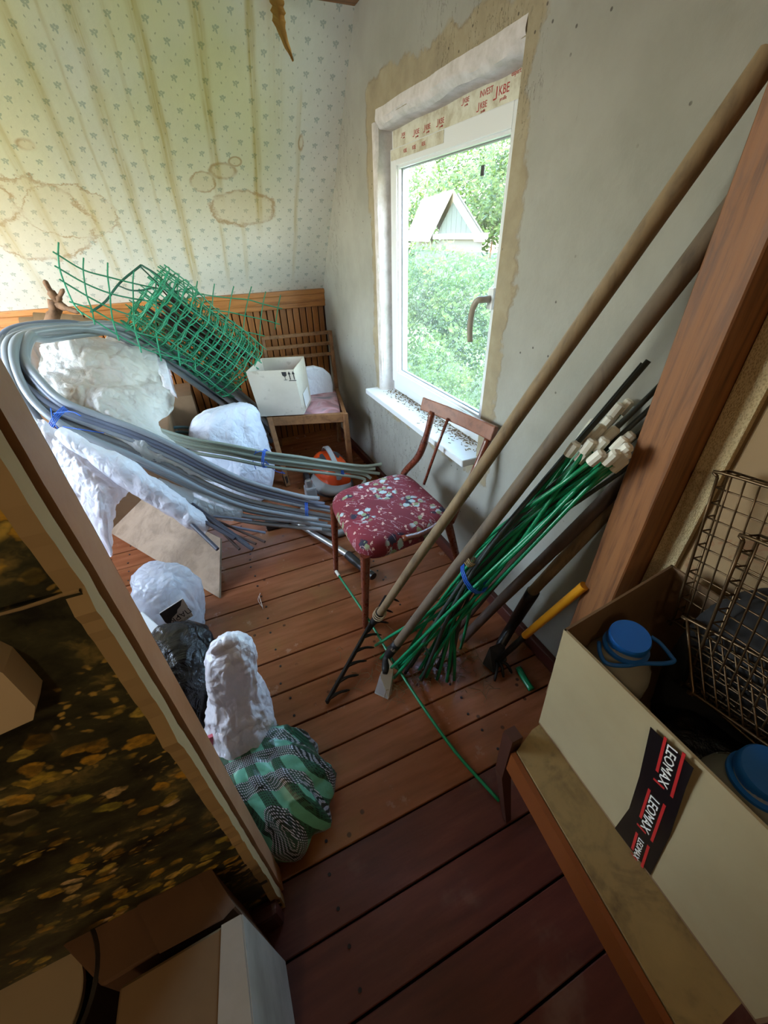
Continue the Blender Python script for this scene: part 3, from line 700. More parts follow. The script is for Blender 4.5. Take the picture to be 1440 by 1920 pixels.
# wall socket cover on the mural
so_ = thing('switch_box', 'beige rounded plastic box sticking out of the dark leaf mural', 'switch', (-.29, .36, 1.0))
pp = [P(-45, 1240, y=.33), P(5, 1262, y=.33), P(66, 1325, y=.33), P(62, 1350, y=.33), P(0, 1378, y=.33), P(-45, 1390, y=.33)]
b = MB(); b.prism(pp, (0, .03, 0)); b.build('cover', M['socket'], so_)

# ------------------------------------------------------------------ outdoors, seen through the window
G0 = -2.6
gr_ = tag(MB().box((1.6, -60, G0 - .3), (120, 90, G0)).build('lawn', M['grass'], None, base=(40, 10, G0)), None, kind='structure'); gr_.name = 'ground'
def foliage(name, label, c0, rad, n, size, cat='tree', group=None, trunk=True, seed=1, flat=1.0):
    rr = random.Random(seed); t = thing(name, label, cat, (c0[0], c0[1], G0), group)
    b = MB(); 
    lumps = [(Vector(c0) + Vector([rr.gauss(0, .42) * rad[i] for i in range(3)]), rr.uniform(.35, .6)) for _ in range(14)]
    for _ in range(n):
        cc, k = rr.choice(lumps); d = Vector((rr.gauss(0, 1), rr.gauss(0, 1), rr.gauss(0, 1))).normalized()
        p = cc + Vector([d[i] * rad[i] * k * rr.uniform(.75, 1.05) for i in range(3)])
        if p.z < G0: continue
        a = Vector((rr.gauss(0, 1), rr.gauss(0, 1), rr.gauss(0, 1))).normalized(); e = a.orthogonal().normalized(); s_ = size * rr.uniform(.6, 1.3)
        b.add([p - a * s_, p + e * s_ * .45, p + a * s_, p - e * s_ * .45], [(0, 1, 2, 3)])
    f = b.build('foliage', M['leaf'], t, fix=False); f['kind'] = 'stuff'
    if trunk:
        MB().tube(bez([(c0[0], c0[1], G0), (c0[0] + .1, c0[1], G0 + (c0[2] - G0) * .5), (c0[0], c0[1] + .1, c0[2] + rad[2] * .3)], 4), [.16] * 4 + [.12] * 4 + [.06], 7).build('trunk', M['bark'], t)
    return t
foliage('vine_hedge', 'dense green vine hedge filling the lower part of the window view', (6.6, 9.6, -.62), (1.3, 5.6, 1.8), 19000, .08, 'hedge', trunk=False, seed=3)
foliage('apple_tree', 'yellow green bushy tree just outside the lower window', (3.9, 6.2, -1.5), (.5, 1.0, .7), 5000, .045, seed=5)
foliage('garden_tree', 'tall pale green tree behind the left slope of the shed roof', (20, 46, 3.5), (7, 7, 5), 9000, .28, seed=8)
foliage('garden_tree', 'tall pale green tree right of the shed gable', (34, 38, 4.0), (7, 8, 6), 9000, .28, seed=9)
foliage('garden_tree', 'farthest wide pale green tree above the shed ridge', (52, 70, 7.0), (13, 14, 9), 12000, .5, seed=10)
# shed with a triangular gable
sh = thing('garden_shed', 'pale roofed garden shed with a grey board triangular gable beyond the hedge', 'shed', (14, 15, G0))
ap = P(858, 362, x=13.0); gl_ = P(820, 437, x=13.0); gr2 = P(905, 437, x=13.0); zb = min(gl_.z, gr2.z)
gl_.z = gr2.z = zb
k0 = 0
MB().prism([gl_, gr2, ap], (.06, .0, 0)).build('gable', M['gable'], sh)
bb = MB(); n_ = 9
for i in range(n_):
    y0 = gr2.y + (gl_.y - gr2.y) * i / n_; y1 = gr2.y + (gl_.y - gr2.y) * (i + 1) / n_ - .02
    f_ = lambda yy: zb + (ap.z - zb) * (1 - abs(yy - ap.y) / ((gl_.y - ap.y) if yy > ap.y else (ap.y - gr2.y)))
    MB().prism([(12.98, y0, zb), (12.98, y1, zb), (12.98, y1, max(zb + .01, f_(y1))), (12.98, y0, max(zb + .01, f_(y0)))], (.03, 0, 0)).build('board', M['gable'], sh)
dpt = Vector((1.6, 6.0, 0))
for (e0, nm) in ((gl_, 'roof_slope'), (gr2, 'roof_slope')):
    out_ = (e0 - ap) * 1.25; q0 = ap + Vector((-.25, 0, .06))
    MB().prism([q0, q0 + out_, q0 + out_ + dpt, q0 + dpt], (0, 0, .08)).build(nm, M['roof'], sh)
MB().prism([(13.1, gr2.y + .1, G0), (13.1, gl_.y - .1, G0), (13.1, gl_.y - .1, zb), (13.1, gr2.y + .1, zb)], dpt * .95).build('wall', M['house_wall'], sh)
MB().box((12.9, gr2.y - .3, zb - .22), (13.1, gl_.y + .3, zb), bev=.02).build('fascia', M['pvc'], sh)
# timber lying in the grass
tag(MB().box((3.6, 4.0, G0), (3.75, 5.2, G0 + .12), bev=.01).build('timber_beam', M['gable'], None), 'dark timber lying in the grass at the lower left of the pane', 'timber')

# ------------------------------------------------------------------ objects
def px(p, n): return n * (Vector(p) - CAM).dot(_f) / FPX      # n pixels at point p, in metres
def pad(corners, z0, z1, rnd=.35, crown=.012, inset=.02, n=72):
    cs = [Vector(q) for q in corners]; cen = sum(cs, Vector()) / 4; out = []
    for i in range(n):
        a = 2 * PI * i / n; ca, sa = math.cos(a), math.sin(a); e = rnd
        u_ = math.copysign(abs(ca) ** e, ca); v_ = math.copysign(abs(sa) ** e, sa); u_, v_ = (u_ + 1) / 2, (v_ + 1) / 2
        out.append(cs[0] * (1 - u_) * (1 - v_) + cs[1] * u_ * (1 - v_) + cs[2] * u_ * v_ + cs[3] * (1 - u_) * v_)
    prof = [(inset, z0), (inset * .3, z0 + (z1 - z0) * .2), (0, z0 + (z1 - z0) * .5), (inset * .25, z0 + (z1 - z0) * .8), (inset, z1), (inset * 2.2, z1 + crown * .5), (inset * 4.5, z1 + crown * .9), (.12, z1 + crown * 1.1)]
    rows = []
    for ins, z in prof: rows.append([Vector((0, 0, z)) + Vector((q.x, q.y, 0)) + (Vector((cen.x - q.x, cen.y - q.y, 0)).normalized() * ins) for q in out])
    b = MB().grid(rows, closed=True); b.f.append([(len(rows) - 1) * n + i for i in range(n)]); b.f.append(list(range(n))[::-1]); b.mi += [0, 0]
    return b

# --- maroon floral chair beside the window
ch = thing('dining_chair', 'red-brown bentwood chair with maroon floral seat beside the window sill', 'chair', (.6, 1.29, 0))
pad([(.355, 1.055, 0), (.80, 1.10, 0), (.785, 1.55, 0), (.362, 1.515, 0)], .372, .452, .42, .016, .020).build('seat', M['floral'], ch, smooth=True)
def leg(a, b, r0, r1, name='leg', mat='chair_red', par=None, n=10):
    return MB().tube([a, Vector(a).lerp(Vector(b), .5), b], [r0, (r0 + r1) / 2, r1], n).build(name, M[mat], par, smooth='auto')
leg((.385, 1.475, .40), (.354, 1.467, 0), .019, .012, par=ch); leg((.385, 1.095, .40), (.363, 1.093, 0), .020, .013, par=ch)
leg((.775, 1.15, .42), (.885, 1.12, 0), .019, .013, par=ch); leg((.765, 1.49, .42), (.87, 1.52, 0), .019, .013, par=ch)
a_ = [(.765, 1.50, .40), P(757, 888, x=.785), P(783, 858, x=.80), P(798, 822, x=.82), P(811, 772, x=.845)]
MB().tube(bez(a_, 6), [.016] * 12 + [.0165] * 6 + [.014] * 6 + [.013], 10).build('back_upright', M['chair_red'], ch, smooth=True)
a_ = [(.79, 1.135, .40), P(868, 925, x=.83), P(886, 893, x=.855), P(900, 862, x=.88), P(916, 822, x=.905)]
MB().tube(bez(a_, 6), [.015] * 25, 10).build('back_upright', M['chair_red'], ch, smooth=True)
MB().tube([P(795, 908, x=.79), P(818, 842, x=.835), P(840, 785, x=.86)], [.0065, .007, .0065], 8).build('spindle', M['chair_red'], ch, smooth=True)
tp = bez([P(793, 756, x=.842), P(832, 771, x=.872), P(875, 789, x=.896), P(928, 814, x=.910)], 6); rows = []
for k, q in enumerate(tp):
    t_ = (tp[min(k + 1, len(tp) - 1)] - tp[max(k - 1, 0)]).normalized(); sd_ = t_.cross(Vector((.28, 0, 1)).normalized()).normalized(); up_ = sd_.cross(t_)
    if up_.z < 0: up_ = -up_
    rows.append([q + sd_ * .011 + up_ * .028, q - sd_ * .011 + up_ * .028, q - sd_ * .012 - up_ * .028, q + sd_ * .012 - up_ * .028])
b = MB().grid(rows, closed=True); b.f += [[3, 2, 1, 0], [len(rows) * 4 - 4 + i for i in range(4)]]; b.mi += [0, 0]; o = b.build('top_rail', M['chair_back'], ch); 
md = o.modifiers.new('b', 'BEVEL'); md.width = .005; md.segments = 2
MB().tube(bez([(.392, 1.44, .34), (.43, 1.38, .325), (.45, 1.28, .32), (.43, 1.17, .33), (.40, 1.13, .345)], 6), .009, 8).build('bentwood_brace', M['chair_red'], ch, smooth=True)
MB().tube(bez([P(755, 1010, y=1.075), P(790, 1000, y=1.085), P(822, 982, y=1.105), P(845, 962, y=1.15)], 5), .011, 8, flat=1.5).build('seat_rail', M['chair_red'], ch, smooth=True)
MB().tube(bez([(.40, 1.475, .405), (.58, 1.51, .40), (.76, 1.505, .405)], 5), .011, 8).build('seat_rail', M['chair_red'], ch, smooth=True)

# --- pale chair in the far corner
fc = thing('wooden_chair', 'pale worn wooden chair with three back slats and faded pink seat in the far corner', 'chair', (.55, 2.7, 0))
FL, FR = P(506, 790, z=.43), P(647, 782, z=.43); RR = P(632, 735, z=.43); RL = FL + (RR - FR) * .95
pad([FL + Vector((.03, .02, 0)), FR + Vector((-.02, .02, 0)), RR, RL], .425, .455, .25, .012, .012).build('seat', M['pinkseat'], fc, smooth=True)
def bar(p, q, w, h, name, mat, par, up=(0, 0, 1), bev=.003):
    p, q = Vector(p), Vector(q); d = (q - p).normalized(); s_ = d.cross(Vector(up)).normalized(); u_ = s_.cross(d); b = MB()
    b.prism([p + s_ * w + u_ * h, p - s_ * w + u_ * h, p - s_ * w - u_ * h, p + s_ * w - u_ * h], q - p); o = b.build(name, M[mat] if isinstance(mat, str) else mat, par)
    if bev: md = o.modifiers.new('b', 'BEVEL'); md.width = bev; md.segments = 1
    return o
bar(FL, FR, .012, .03, 'seat_rail', 'chair_pine', fc); bar(FR, RR, .012, .03, 'seat_rail', 'chair_pine', fc); bar(FL, RL, .012, .03, 'seat_rail', 'chair_pine', fc)
up = (0, 1, .2)
l1 = bar(FL + Vector((0, 0, .03)), P(540, 910, z=0), .016, .018, 'leg', 'chair_pine', fc, up)
f0 = P(540, 910, z=0); MB().tube([f0 + (FL - f0) * .005, f0 + (FL - f0) * .16], [.019, .022], 8).build('leg_tip', M['chair_leg_dk'], l1)
bar(FR + Vector((0, 0, .03)), (FR.x - .0, FR.y - .04, 0), .016, .018, 'leg', 'chair_pine', fc, up)
PL, PR = P(492, 632, y=3.03), P(618, 620, y=3.03)
for (s_, t_, nm) in ((RL, PL, 'back_post'), (RR, PR, 'back_post')):
    bar(s_ - Vector((0, 0, .02)), t_, .012, .016, nm, 'chair_pine', fc, up); bar(s_, (s_.x, s_.y + .06, 0), .014, .016, 'leg', 'chair_pine', fc, up)
for k in range(3):
    f_ = (.02 + k * .17); bar(PL.lerp(RL, f_) + Vector((0, -.004, 0)), PR.lerp(RR, f_) + Vector((0, -.004, 0)), .006, .012, 'back_slat', 'chair_pine', fc)

# --- cardboard box standing on the pale chair
def open_box(t, c4, h, th, mat, inner, tops=None, bottom=True):
    # c4: base corners, tops: top corners (world); walls as separate parts
    c4 = [Vector(q) for q in c4]; tops = [Vector(q) for q in tops] if tops else [q + Vector((0, 0, h)) for q in c4]; cen = sum(c4, Vector()) / 4
    for i in range(4):
        a, b_, d, e = c4[i], c4[(i + 1) % 4], tops[(i + 1) % 4], tops[i]; n = (b_ - a).cross(Vector((0, 0, 1))).normalized()
        if n.dot(cen - a) < 0: n = -n
        MB().prism([a, b_, d, e], n * th).build('side_panel', M[mat], t)
    if bottom: MB().prism(c4, (0, 0, th)).build('bottom_panel', M[mat], t)
z0 = .470
bx = thing('cardboard_box', 'open grey-white cardboard box with arrow and glass marks standing on the pale chair', 'box', P(530, 775, z=z0))
b0, b1, b2 = P(489, 781, z=z0), P(570, 777, z=z0), P(584, 750, z=z0); b3 = b0 + (b2 - b1)
best = min(((h, abs((P(461, 697, z=z0 + h) - P(550, 687, z=z0 + h)).length - (b1 - b0).length * 1.02)) for h in [i * .01 for i in range(10, 45)]), key=lambda q: q[1])[0]
t0, t1, t2, t3 = P(461, 697, z=z0 + best), P(550, 687, z=z0 + best), P(569, 668, z=z0 + best), P(478, 677, z=z0 + best)
ad_ = (b1 - b0).normalized(); dd_ = (b2 - b1).normalized(); t1 = t0 + ad_ * (t1 - t0).length; t2 = t1 + dd_ * (t2 - t1).length; t3 = t0 + dd_ * (t2 - t1).length
open_box(bx, [b0, b1, b2, b3], best, .004, 'card_white', 'card_white', [t0, t1, t2, t3])
fn = (b1 - b0).cross(t0 - b0).normalized()
if fn.dot(CAM - b0) < 0: fn = -fn
def on_face(a, b_, d, u_, v_, off=.0012): return a + (b_ - a) * u_ + (d - a) * v_ + fn * off
mk = MB(); rx, uy = (b1 - b0).normalized(), (t0 - b0 + (t1 - b1)).normalized(); rl = (t1 - t0).normalized()
def mark(poly, u0, v0, s_):
    o_ = t0 + (t1 - t0) * u0 + (b0 - t0) * v0 + fn * .0012; return [o_ + rl * (x_ * s_) + uy * (y_ * s_) for x_, y_ in poly]
def flat(poly): mk.add(poly, [list(range(len(poly)))])
S_ = .03
flat(mark([(-.45, .9), (.45, .9), (.42, .2), (.12, -.05), (-.12, -.05), (-.42, .2)], .78, .13, S_)); flat(mark([(-.05, 0), (.05, 0), (.05, -.7), (-.05, -.7)], .78, .13, S_)); flat(mark([(-.35, -.7), (.35, -.7), (.35, -.8), (-.35, -.8)], .78, .13, S_))
for du in (0, .085): flat(mark([(-.08, .4), (-.3, .35), (0, 1.0), (.3, .35), (.08, .4), (.08, -.75), (-.08, -.75)], .885 + du, .13, S_))
flat(mark([(-.35, -.85), (1.1, -.85), (1.1, -1.0), (-.35, -1.0)], .885, .13, S_))
mk.build('printed_marks', M['black_ink'], bx)
MB().prism([P(566, 735, z=.62).lerp(b1, 0) if 0 else b1.lerp(b2, .25) + (t1 - b1) * .08 + Vector((.004, -.001, 0)), b1.lerp(b2, .8) + (t1 - b1) * .08 + Vector((.004, -.001, 0)), b1.lerp(b2, .8) + (t1 - b1) * .4 + Vector((.004, -.001, 0)), b1.lerp(b2, .25) + (t1 - b1) * .4 + Vector((.004, -.001, 0))], (.001, 0, 0)).build('paper_label', M['white_ink'], bx)

# --- white plastic lid leaning on the chair back
ld = [P(u, v, y=2.80) for u, v in ((572, 690), (590, 687), (608, 692), (621, 703), (625, 722), (626, 745), (620, 752), (600, 755), (582, 754), (570, 752))]
b = MB().prism(ld, (0, .05, .0)); o = b.build('canister', M['bag_woven'], None); o.modifiers.new('b', 'BEVEL').width = .015; o.modifiers[0].segments = 3
tag(o, 'white rounded plastic package leaning on the back of the pale chair', 'package')

# --- green trellis netting: roll and open flap
nt_ = thing('netting_roll', 'roll of green plastic trellis netting leaning against the slatted wall', 'netting', (.05, 2.85, .2))
A_, B_ = P(275, 560, y=2.72), P(452, 690, y=2.80); ax = (B_ - A_).normalized(); e1 = ax.orthogonal().normalized(); e2 = ax.cross(e1)
LEN = (B_ - A_).length; 
def rollpt(s_, a, k=0):
    rr = .200 - .022 * (a / (2 * PI)) + .022 * noise.noise(Vector((s_ * 4, a * 1.3, k))); s2 = s_ + .02 * noise.noise(Vector((a * 2, s_ * 5, 7)))
    return A_ + ax * s2 + (e1 * math.cos(a) + e2 * math.sin(a)) * rr * (1.0 + .1 * math.sin(2 * a))
turns = 4.3 * 2 * PI; b = MB(); nb = 12
for i in range(nb + 1):
    s_ = LEN * i / nb; b.tube([rollpt(s_, turns * k / 110) for k in range(111)], .0033, 5, cap=False)
k = 0; a = 0
while a < turns:
    b.tube([rollpt(-.03 + (LEN + .06) * q / 14, a) for q in range(15)], .0033, 5, cap=False); a += .115 / (.205 - .022 * (a / (2 * PI)))
b.build('rolled_mesh', M['net'], nt_, smooth=True, fix=False)
b = MB()
for q in range(26):
    a0 = random.uniform(0, 2 * PI); r_ = random.uniform(0, .12); o_ = (e1 * math.cos(a0) + e2 * math.sin(a0)) * r_; s0, s1 = random.uniform(0, .15), LEN * random.uniform(.7, 1)
    b.tube(bez([A_ + ax * s0 + o_, A_ + ax * (s0 + s1) / 2 + o_ * .6 + noise.noise_vector(Vector((q, 1, 1))) * .03, A_ + ax * s1 + o_ * 1.1], 4), random.uniform(.004, .009), 5)
b.build('brushwood_core', M['rust'], nt_, fix=False)
R1 = [(109, 478, 2.55), (156, 506, 2.6), (202, 519, 2.65), (249, 531, 2.68), (292, 540, 2.74), (332, 546, 2.8), (367, 550, 2.86), (399, 555, 2.9), (433, 559, 2.95), (465, 562, 3.0), (493, 570, 3.04), (521, 577, 3.06)]
R2 = [(112, 504, 2.55), (159, 531, 2.58), (206, 550, 2.6), (250, 560, 2.64), (293, 566, 2.7), (332, 572, 2.75), (366, 577, 2.82), (398, 582, 2.88), (429, 585, 2.93), (459, 592, 2.98), (489, 598, 3.02), (517, 606, 3.05)]
R3 = [(120, 529, 2.53), (163, 555, 2.55), (208, 578, 2.56), (250, 592, 2.6), (292, 598, 2.66), (331, 602, 2.72), (364, 606, 2.78), (396, 611, 2.85), (426, 615, 2.9), (456, 621, 2.96), (487, 628, 3.0)]
R4 = [(137, 568, 2.5), (172, 580, 2.5), (212, 602, 2.5), (254, 622, 2.52), (294, 632, 2.58), (332, 636, 2.65), (364, 640, 2.72), (394, 645, 2.8), (424, 650, 2.88), (453, 656, 2.93)]
R5 = [(176, 600, 2.45), (220, 628, 2.45), (262, 650, 2.48), (300, 664, 2.52), (336, 672, 2.58), (366, 680, 2.66), (394, 690, 2.74), (424, 700, 2.82)]
RR_ = [[P(u, v, y=y) for u, v, y in r] for r in (R1, R2, R3, R4)] + [[P(150, 584, y=2.47)] + [P(u, v, y=y) for u, v, y in R5]]
b = MB()
for r in RR_: b.tube(bez([r[0] + (r[0] - r[1]) * .2] + r + [r[-1] + (r[-1] - r[-2]) * .3], 4), .0036, 6)
for j in range(12):
    col_ = [r[j] for r in RR_ if j < len(r)]
    if len(col_) > 1: b.tube(bez([col_[0] + (col_[0] - col_[1]) * .7 + Vector((.01, 0, .01))] + col_ + [col_[-1] + (col_[-1] - col_[-2]) * .4], 4), .0036, 6)
b.build('loose_flap', M['net'], nt_, smooth=True, fix=False)
b = MB(); b.tube(bez([P(265, 497, y=2.72), P(225, 530, y=2.68), P(198, 565, y=2.62), P(170, 585, y=2.55)], 5), .0055, 6); b.tube(bez([P(265, 497, y=2.72), P(300, 520, y=2.7), P(350, 570, y=2.66), P(400, 615, y=2.68)], 5), .005, 6); b.tube(bez([P(262, 499, y=2.74), P(310, 545, y=2.7), P(360, 590, y=2.66)], 5), .004, 6); b.tube(bez([P(220, 535, y=2.7), P(250, 545, y=2.66), P(290, 540, y=2.66)], 5), .004, 6)
b.build('folded_edge', M['net_dark'], nt_, smooth=True)

# --- pipe coil and bundles
NP = 10; base = [(622, 958, 1.80), (560, 947, 1.86), (470, 926, 1.92), (400, 898, 1.97), (330, 862, 2.02), (250, 826, 2.07), (180, 800, 2.11), (105, 768, 2.15), (52, 722, 2.22), (22, 675, 2.30), (24, 634, 2.40), (62, 614, 2.50), (150, 609, 2.62), (225, 622, 2.72), (300, 660, 2.80), (380, 712, 2.88), (442, 755, 2.93), (505, 812, 2.93)]
offs = [(0, 0), (0, 9), (-2, 19), (4, -8), (2, -15), (-4, 28), (0, 14), (5, -4), (-3, 37), (3, 23)]
lo_ = [(-18, 2), (-10, -2), (8, 8), (18, 12), (28, 20), (-4, 5), (36, 26), (-26, -2), (12, 2), (24, 8)]
for k in range(NP):
    pts = []
    for i, (u, v, y) in enumerate(base):
        ox, oy = offs[k]; a, b_ = lo_[k]; n_ = len(base) - 1
        wl2 = max(0, 1 - abs(i - 10) / 4.5)                 # spread in the loop
        sgn = 1 if i < 10 else -1
        du = ox + a * wl2 * 1.0; dv = oy * (1.15 if i < 7 else 1.15 - (i - 7) * .12) * (1 if i < 9 else .3) + (b_ * wl2 if i > 10 else 0)
        if 2 <= i <= 7: dv *= 1.0 + .55 * math.sin((i - 1) / 6 * PI) * (1 if k % 2 else .7)
        if i > 12: dv = (k - 4.5) * (2.0 + (i - 12) * .9)
        if k in (5, 8) and i < 8: dv += (8 - i) * -0.5 + (i * 2.2)
        e_ = 0 if i else random.uniform(-26, 16)
        pts.append(P(u + du + e_, v + dv + (e_ * .25 if not i else 0), y=y - .014 * (k % 3) + .02 * math.sin(k * 2.1)))
    rs_ = bez(pts, 7); mb = MB().tube(rs_, [(.0105 + .0065 * min(1, i / 60)) * (.86 if k % 3 == 0 else 1) for i in range(len(rs_))], 10)
    o = mb.build('plastic_pipe', M['pipe'] if k % 4 != 3 else M['pipe_dark'], None, smooth='auto', base=pts[0])
    tag(o, 'bluish dark grey plastic pipe among the paler pipes of the big tied loop' if k % 4 == 3 else 'pale grey plastic pipe of the big loop tied with blue twine across the pile', 'pipe', 'bluish dark pipes of the big tied loop' if k % 4 == 3 else 'pale grey pipes of the big tied loop')
def tie(name, label, c0, axis, r, turns_=3, tails=()):
    c0 = Vector(c0); ax_ = Vector(axis).normalized(); a1 = ax_.orthogonal().normalized(); a2 = ax_.cross(a1)
    b = MB(); pts = [c0 + ax_ * (.006 * (q / 12) - .01) + (a1 * math.cos(q * PI / 6) + a2 * math.sin(q * PI / 6)) * (r + .002 * math.sin(q)) for q in range(12 * turns_ + 1)]
    b.tube(pts, .0022, 5)
    for t_ in tails: b.tube(bez(t_, 5), .0020, 5)
    return tag(b.build(name, M['twine'], None, smooth=True), label, 'twine')
q = P(108, 786, y=2.12); tie('blue_twine', 'blue twine round the pipes beside the brown stud, left of the milky film', q, P(135, 795, y=2.12) - P(90, 770, y=2.14), px(q, 26), 4, [[P(100, 775, y=2.08), P(135, 772, y=2.05), P(152, 780, y=2.03)], [P(118, 800, y=2.08), P(150, 805, y=2.02), P(195, 812, y=2.0)], [P(95, 765, y=2.1), P(100, 790, y=2.05), P(112, 808, y=2.02)]])
q = P(576, 955, y=1.84); tie('blue_twine', 'blue twine round the lower pipe bundle just left of the maroon seat', q, (1, -.3, -.1), px(q, 15), 3)
# second, grey-green bundle above the vacuum cleaner
b2 = [(285, 812, 2.36), (360, 834, 2.24), (430, 846, 2.16), (500, 860, 2.12), (560, 868, 2.09), (620, 876, 2.06), (680, 884, 2.03), (716, 888, 2.0)]
for k in range(5):
    pts = []
    for i, (u, v, y) in enumerate(b2):
        dv = (k - 2) * (5.5 - max(0, i - 4) * .8) ; 
        if i >= 6: dv = (k - 2) * (5 + 4 * (i - 6)) ; u -= [0, 12, 4, 20, 36][k] * (i == 7)
        pts.append(P(u, v + dv + (3 if k == 4 else 0), y=y + .008 * (k % 2)))
    o = MB().tube(bez(pts, 5), .0095, 8).build('plastic_pipe', M['pipe_green'], None, smooth='auto', base=pts[-1])
    tag(o, 'grey-green plastic pipe of the straight bundle crossing over the vacuum cleaner', 'pipe', 'grey-green pipes over the vacuum cleaner')
q = P(498, 860, y=2.11); tie('blue_twine', 'knotted blue twine with a hanging tail in front of the pale chair leg', q, (1, -.5, -.2), px(q, 17), 3, [[P(498, 865, y=2.08), P(515, 882, y=2.18), P(534, 888, y=2.16), P(528, 884, y=2.15)], [P(480, 845, y=2.08), P(474, 862, y=2.18), P(480, 880, y=2.18)], [P(500, 855, y=2.08), P(490, 846, y=2.08), P(478, 850, y=2.08)]])
q = P(644, 881, y=2.08); tie('blue_twine', 'short blue twine round the pipes above the orange vacuum cleaner', q, (1, -.5, -.1), px(q, 13), 3)
for k in range(3):
    pts = [P(u, v + k * 9, y=y) for u, v, y in ((285, 808, 2.6), (315, 803, 2.6), (345, 801, 2.62), (380, 806, 2.66))]
    tag(MB().tube(bez(pts, 5), .009, 8).build('bent_hose', M['pipe_teal'], None, smooth='auto', base=pts[0]), 'short teal hose curving between the milky film and the white sack', 'hose', 'teal hoses between film and sack')

# --- sheets of film over the pile
def sheet(name, label, ctrl, mat, nu=14, amp=.03, sc=6, seed=0, cat='plastic sheet', edge=.01):
    rows = patch([[P(u, v, y=y) for u, v, y in r] for r in ctrl], nu, amp, sc, seed, edge=edge)
    b = MB().grid(rows); o = b.build(name, M[mat], None, smooth=True, fix=False)
    return tag(o, label, cat)
sheet('milky_film', 'large crumpled milky white film lying over the top of the pile', [
    [(74, 648, 2.62), (104, 622, 2.66), (140, 610, 2.70), (190, 626, 2.72), (245, 642, 2.74), (290, 656, 2.72)],
    [(70, 700, 2.45), (110, 690, 2.42), (160, 675, 2.42), (215, 680, 2.46), (270, 690, 2.52), (303, 712, 2.5)],
    [(86, 742, 2.28), (130, 732, 2.22), (185, 722, 2.24), (245, 728, 2.3), (300, 730, 2.38), (326, 742, 2.36)],
    [(118, 780, 2.2), (165, 778, 2.12), (215, 772, 2.12), (262, 775, 2.2), (305, 772, 2.3), (322, 774, 2.32)],
    [(180, 808, 2.16), (215, 815, 2.1), (250, 812, 2.08), (278, 808, 2.12), (292, 800, 2.2), (300, 795, 2.24)],
    [(240, 842, 2.12), (265, 846, 2.06), (290, 842, 2.04), (308, 836, 2.08), (320, 832, 2.14), (328, 830, 2.18)],
    [(310, 880, 2.06), (335, 884, 2.0), (360, 878, 1.98), (380, 872, 2.02), (392, 868, 2.06), (402, 866, 2.1)],
    [(350, 905, 2.02), (370, 908, 1.98), (392, 905, 1.96), (410, 900, 1.98), (425, 898, 2.0), (436, 900, 2.02)]], 'film', 16, .045, 8.5, 3)
b = MB(); p0, p1 = P(215, 668, y=2.78), P(322, 712, y=2.72); pr = bez([p0, p0.lerp(p1, .5) + Vector((0, 0, .02)), p1], 14); rows = []
for i, q in enumerate(pr):
    rows.append([q + Vector((0, math.cos(a) * .10, math.sin(a) * .105)) + noise.noise_vector(Vector((i * .4, a, 0))) * .016 for a in [2 * PI * j / 28 for j in range(29)]])
rows.append([q + (pr[-1] - q) * .15 for q in rows[-1]])
tag(b.grid(rows).build('film_roll', M['film2'], None, smooth=True, fix=False), 'end of a rolled whitish film below the green netting', 'film roll')
b = MB(); pr = bez([P(40, 672, y=2.72), P(75, 660, y=2.78), P(120, 655, y=2.82)], 10); rows = []
for i, q in enumerate(pr): rows.append([q + Vector((0, math.cos(a) * .12, math.sin(a) * .13)) + noise.noise_vector(Vector((i * .5, a * 2, 4))) * .015 for a in [2 * PI * j / 24 for j in range(25)]])
tag(b.grid(rows).build('film_roll', M['film_grey'], None, smooth=True, fix=False), 'clear grey film roll showing inside the pipe loop at the far left', 'film roll')
sheet('thin_film', 'thin white film hanging from the pipes beside the brown stud', [
    [(66, 782, 2.06), (100, 800, 2.03), (140, 826, 2.0), (185, 850, 1.98), (235, 884, 1.95), (262, 905, 1.93)],
    [(84, 832, 1.98), (115, 845, 1.94), (150, 862, 1.9), (190, 880, 1.88), (232, 902, 1.88), (262, 918, 1.9)],
    [(110, 890, 1.93), (138, 898, 1.88), (168, 905, 1.83), (196, 912, 1.82), (226, 920, 1.84), (246, 932, 1.88)],
    [(140, 945, 1.9), (158, 945, 1.84), (178, 945, 1.8), (196, 948, 1.8), (212, 952, 1.82), (224, 955, 1.86)],
    [(168, 1000, 1.86), (180, 998, 1.82), (192, 995, 1.79), (202, 995, 1.79), (210, 996, 1.8), (216, 996, 1.84)],
    [(190, 1050, 1.84), (198, 1048, 1.8), (206, 1044, 1.78), (212, 1042, 1.78), (216, 1040, 1.8), (219, 1036, 1.82)]], 'film2', 12, .035, 9, 11)
# film sleeve wrapping thin rods, rods poke out of its end
b = MB(); ctrl = [(110, 808, 1.98, 8), (160, 840, 1.94, 18), (215, 872, 1.9, 26), (265, 905, 1.86, 30), (310, 935, 1.83, 28), (350, 965, 1.8, 26), (378, 985, 1.78, 18), (390, 992, 1.77, 10)]
cp = [P(u, v, y=y) for u, v, y, r in ctrl]; pr = bez(cp, 8); rads = [q.x for q in bez([Vector((px(P(u, v, y=y), r) * .72, 0, 0)) for u, v, y, r in ctrl], 8)]; rows = []
for i, q in enumerate(pr):
    t_ = (pr[min(i + 1, len(pr) - 1)] - pr[max(i - 1, 0)]).normalized(); a1 = Vector((0, 0, 1)); a1 = (a1 - t_ * a1.dot(t_)).normalized(); a2 = t_.cross(a1)
    rows.append([q + (a1 * math.cos(a) + a2 * math.sin(a)) * (rads[i] + .016 * crumple(q + (a1 * math.cos(a) + a2 * math.sin(a)) * rads[i], 15, 4) + .002) for a in [2 * PI * j / 32 for j in range(33)]])
tag(b.grid(rows).build('film_sleeve', M['film2'], None, smooth=True, fix=False), 'crumpled white film sleeve wrapped round dark rods above the plywood board', 'plastic sheet')
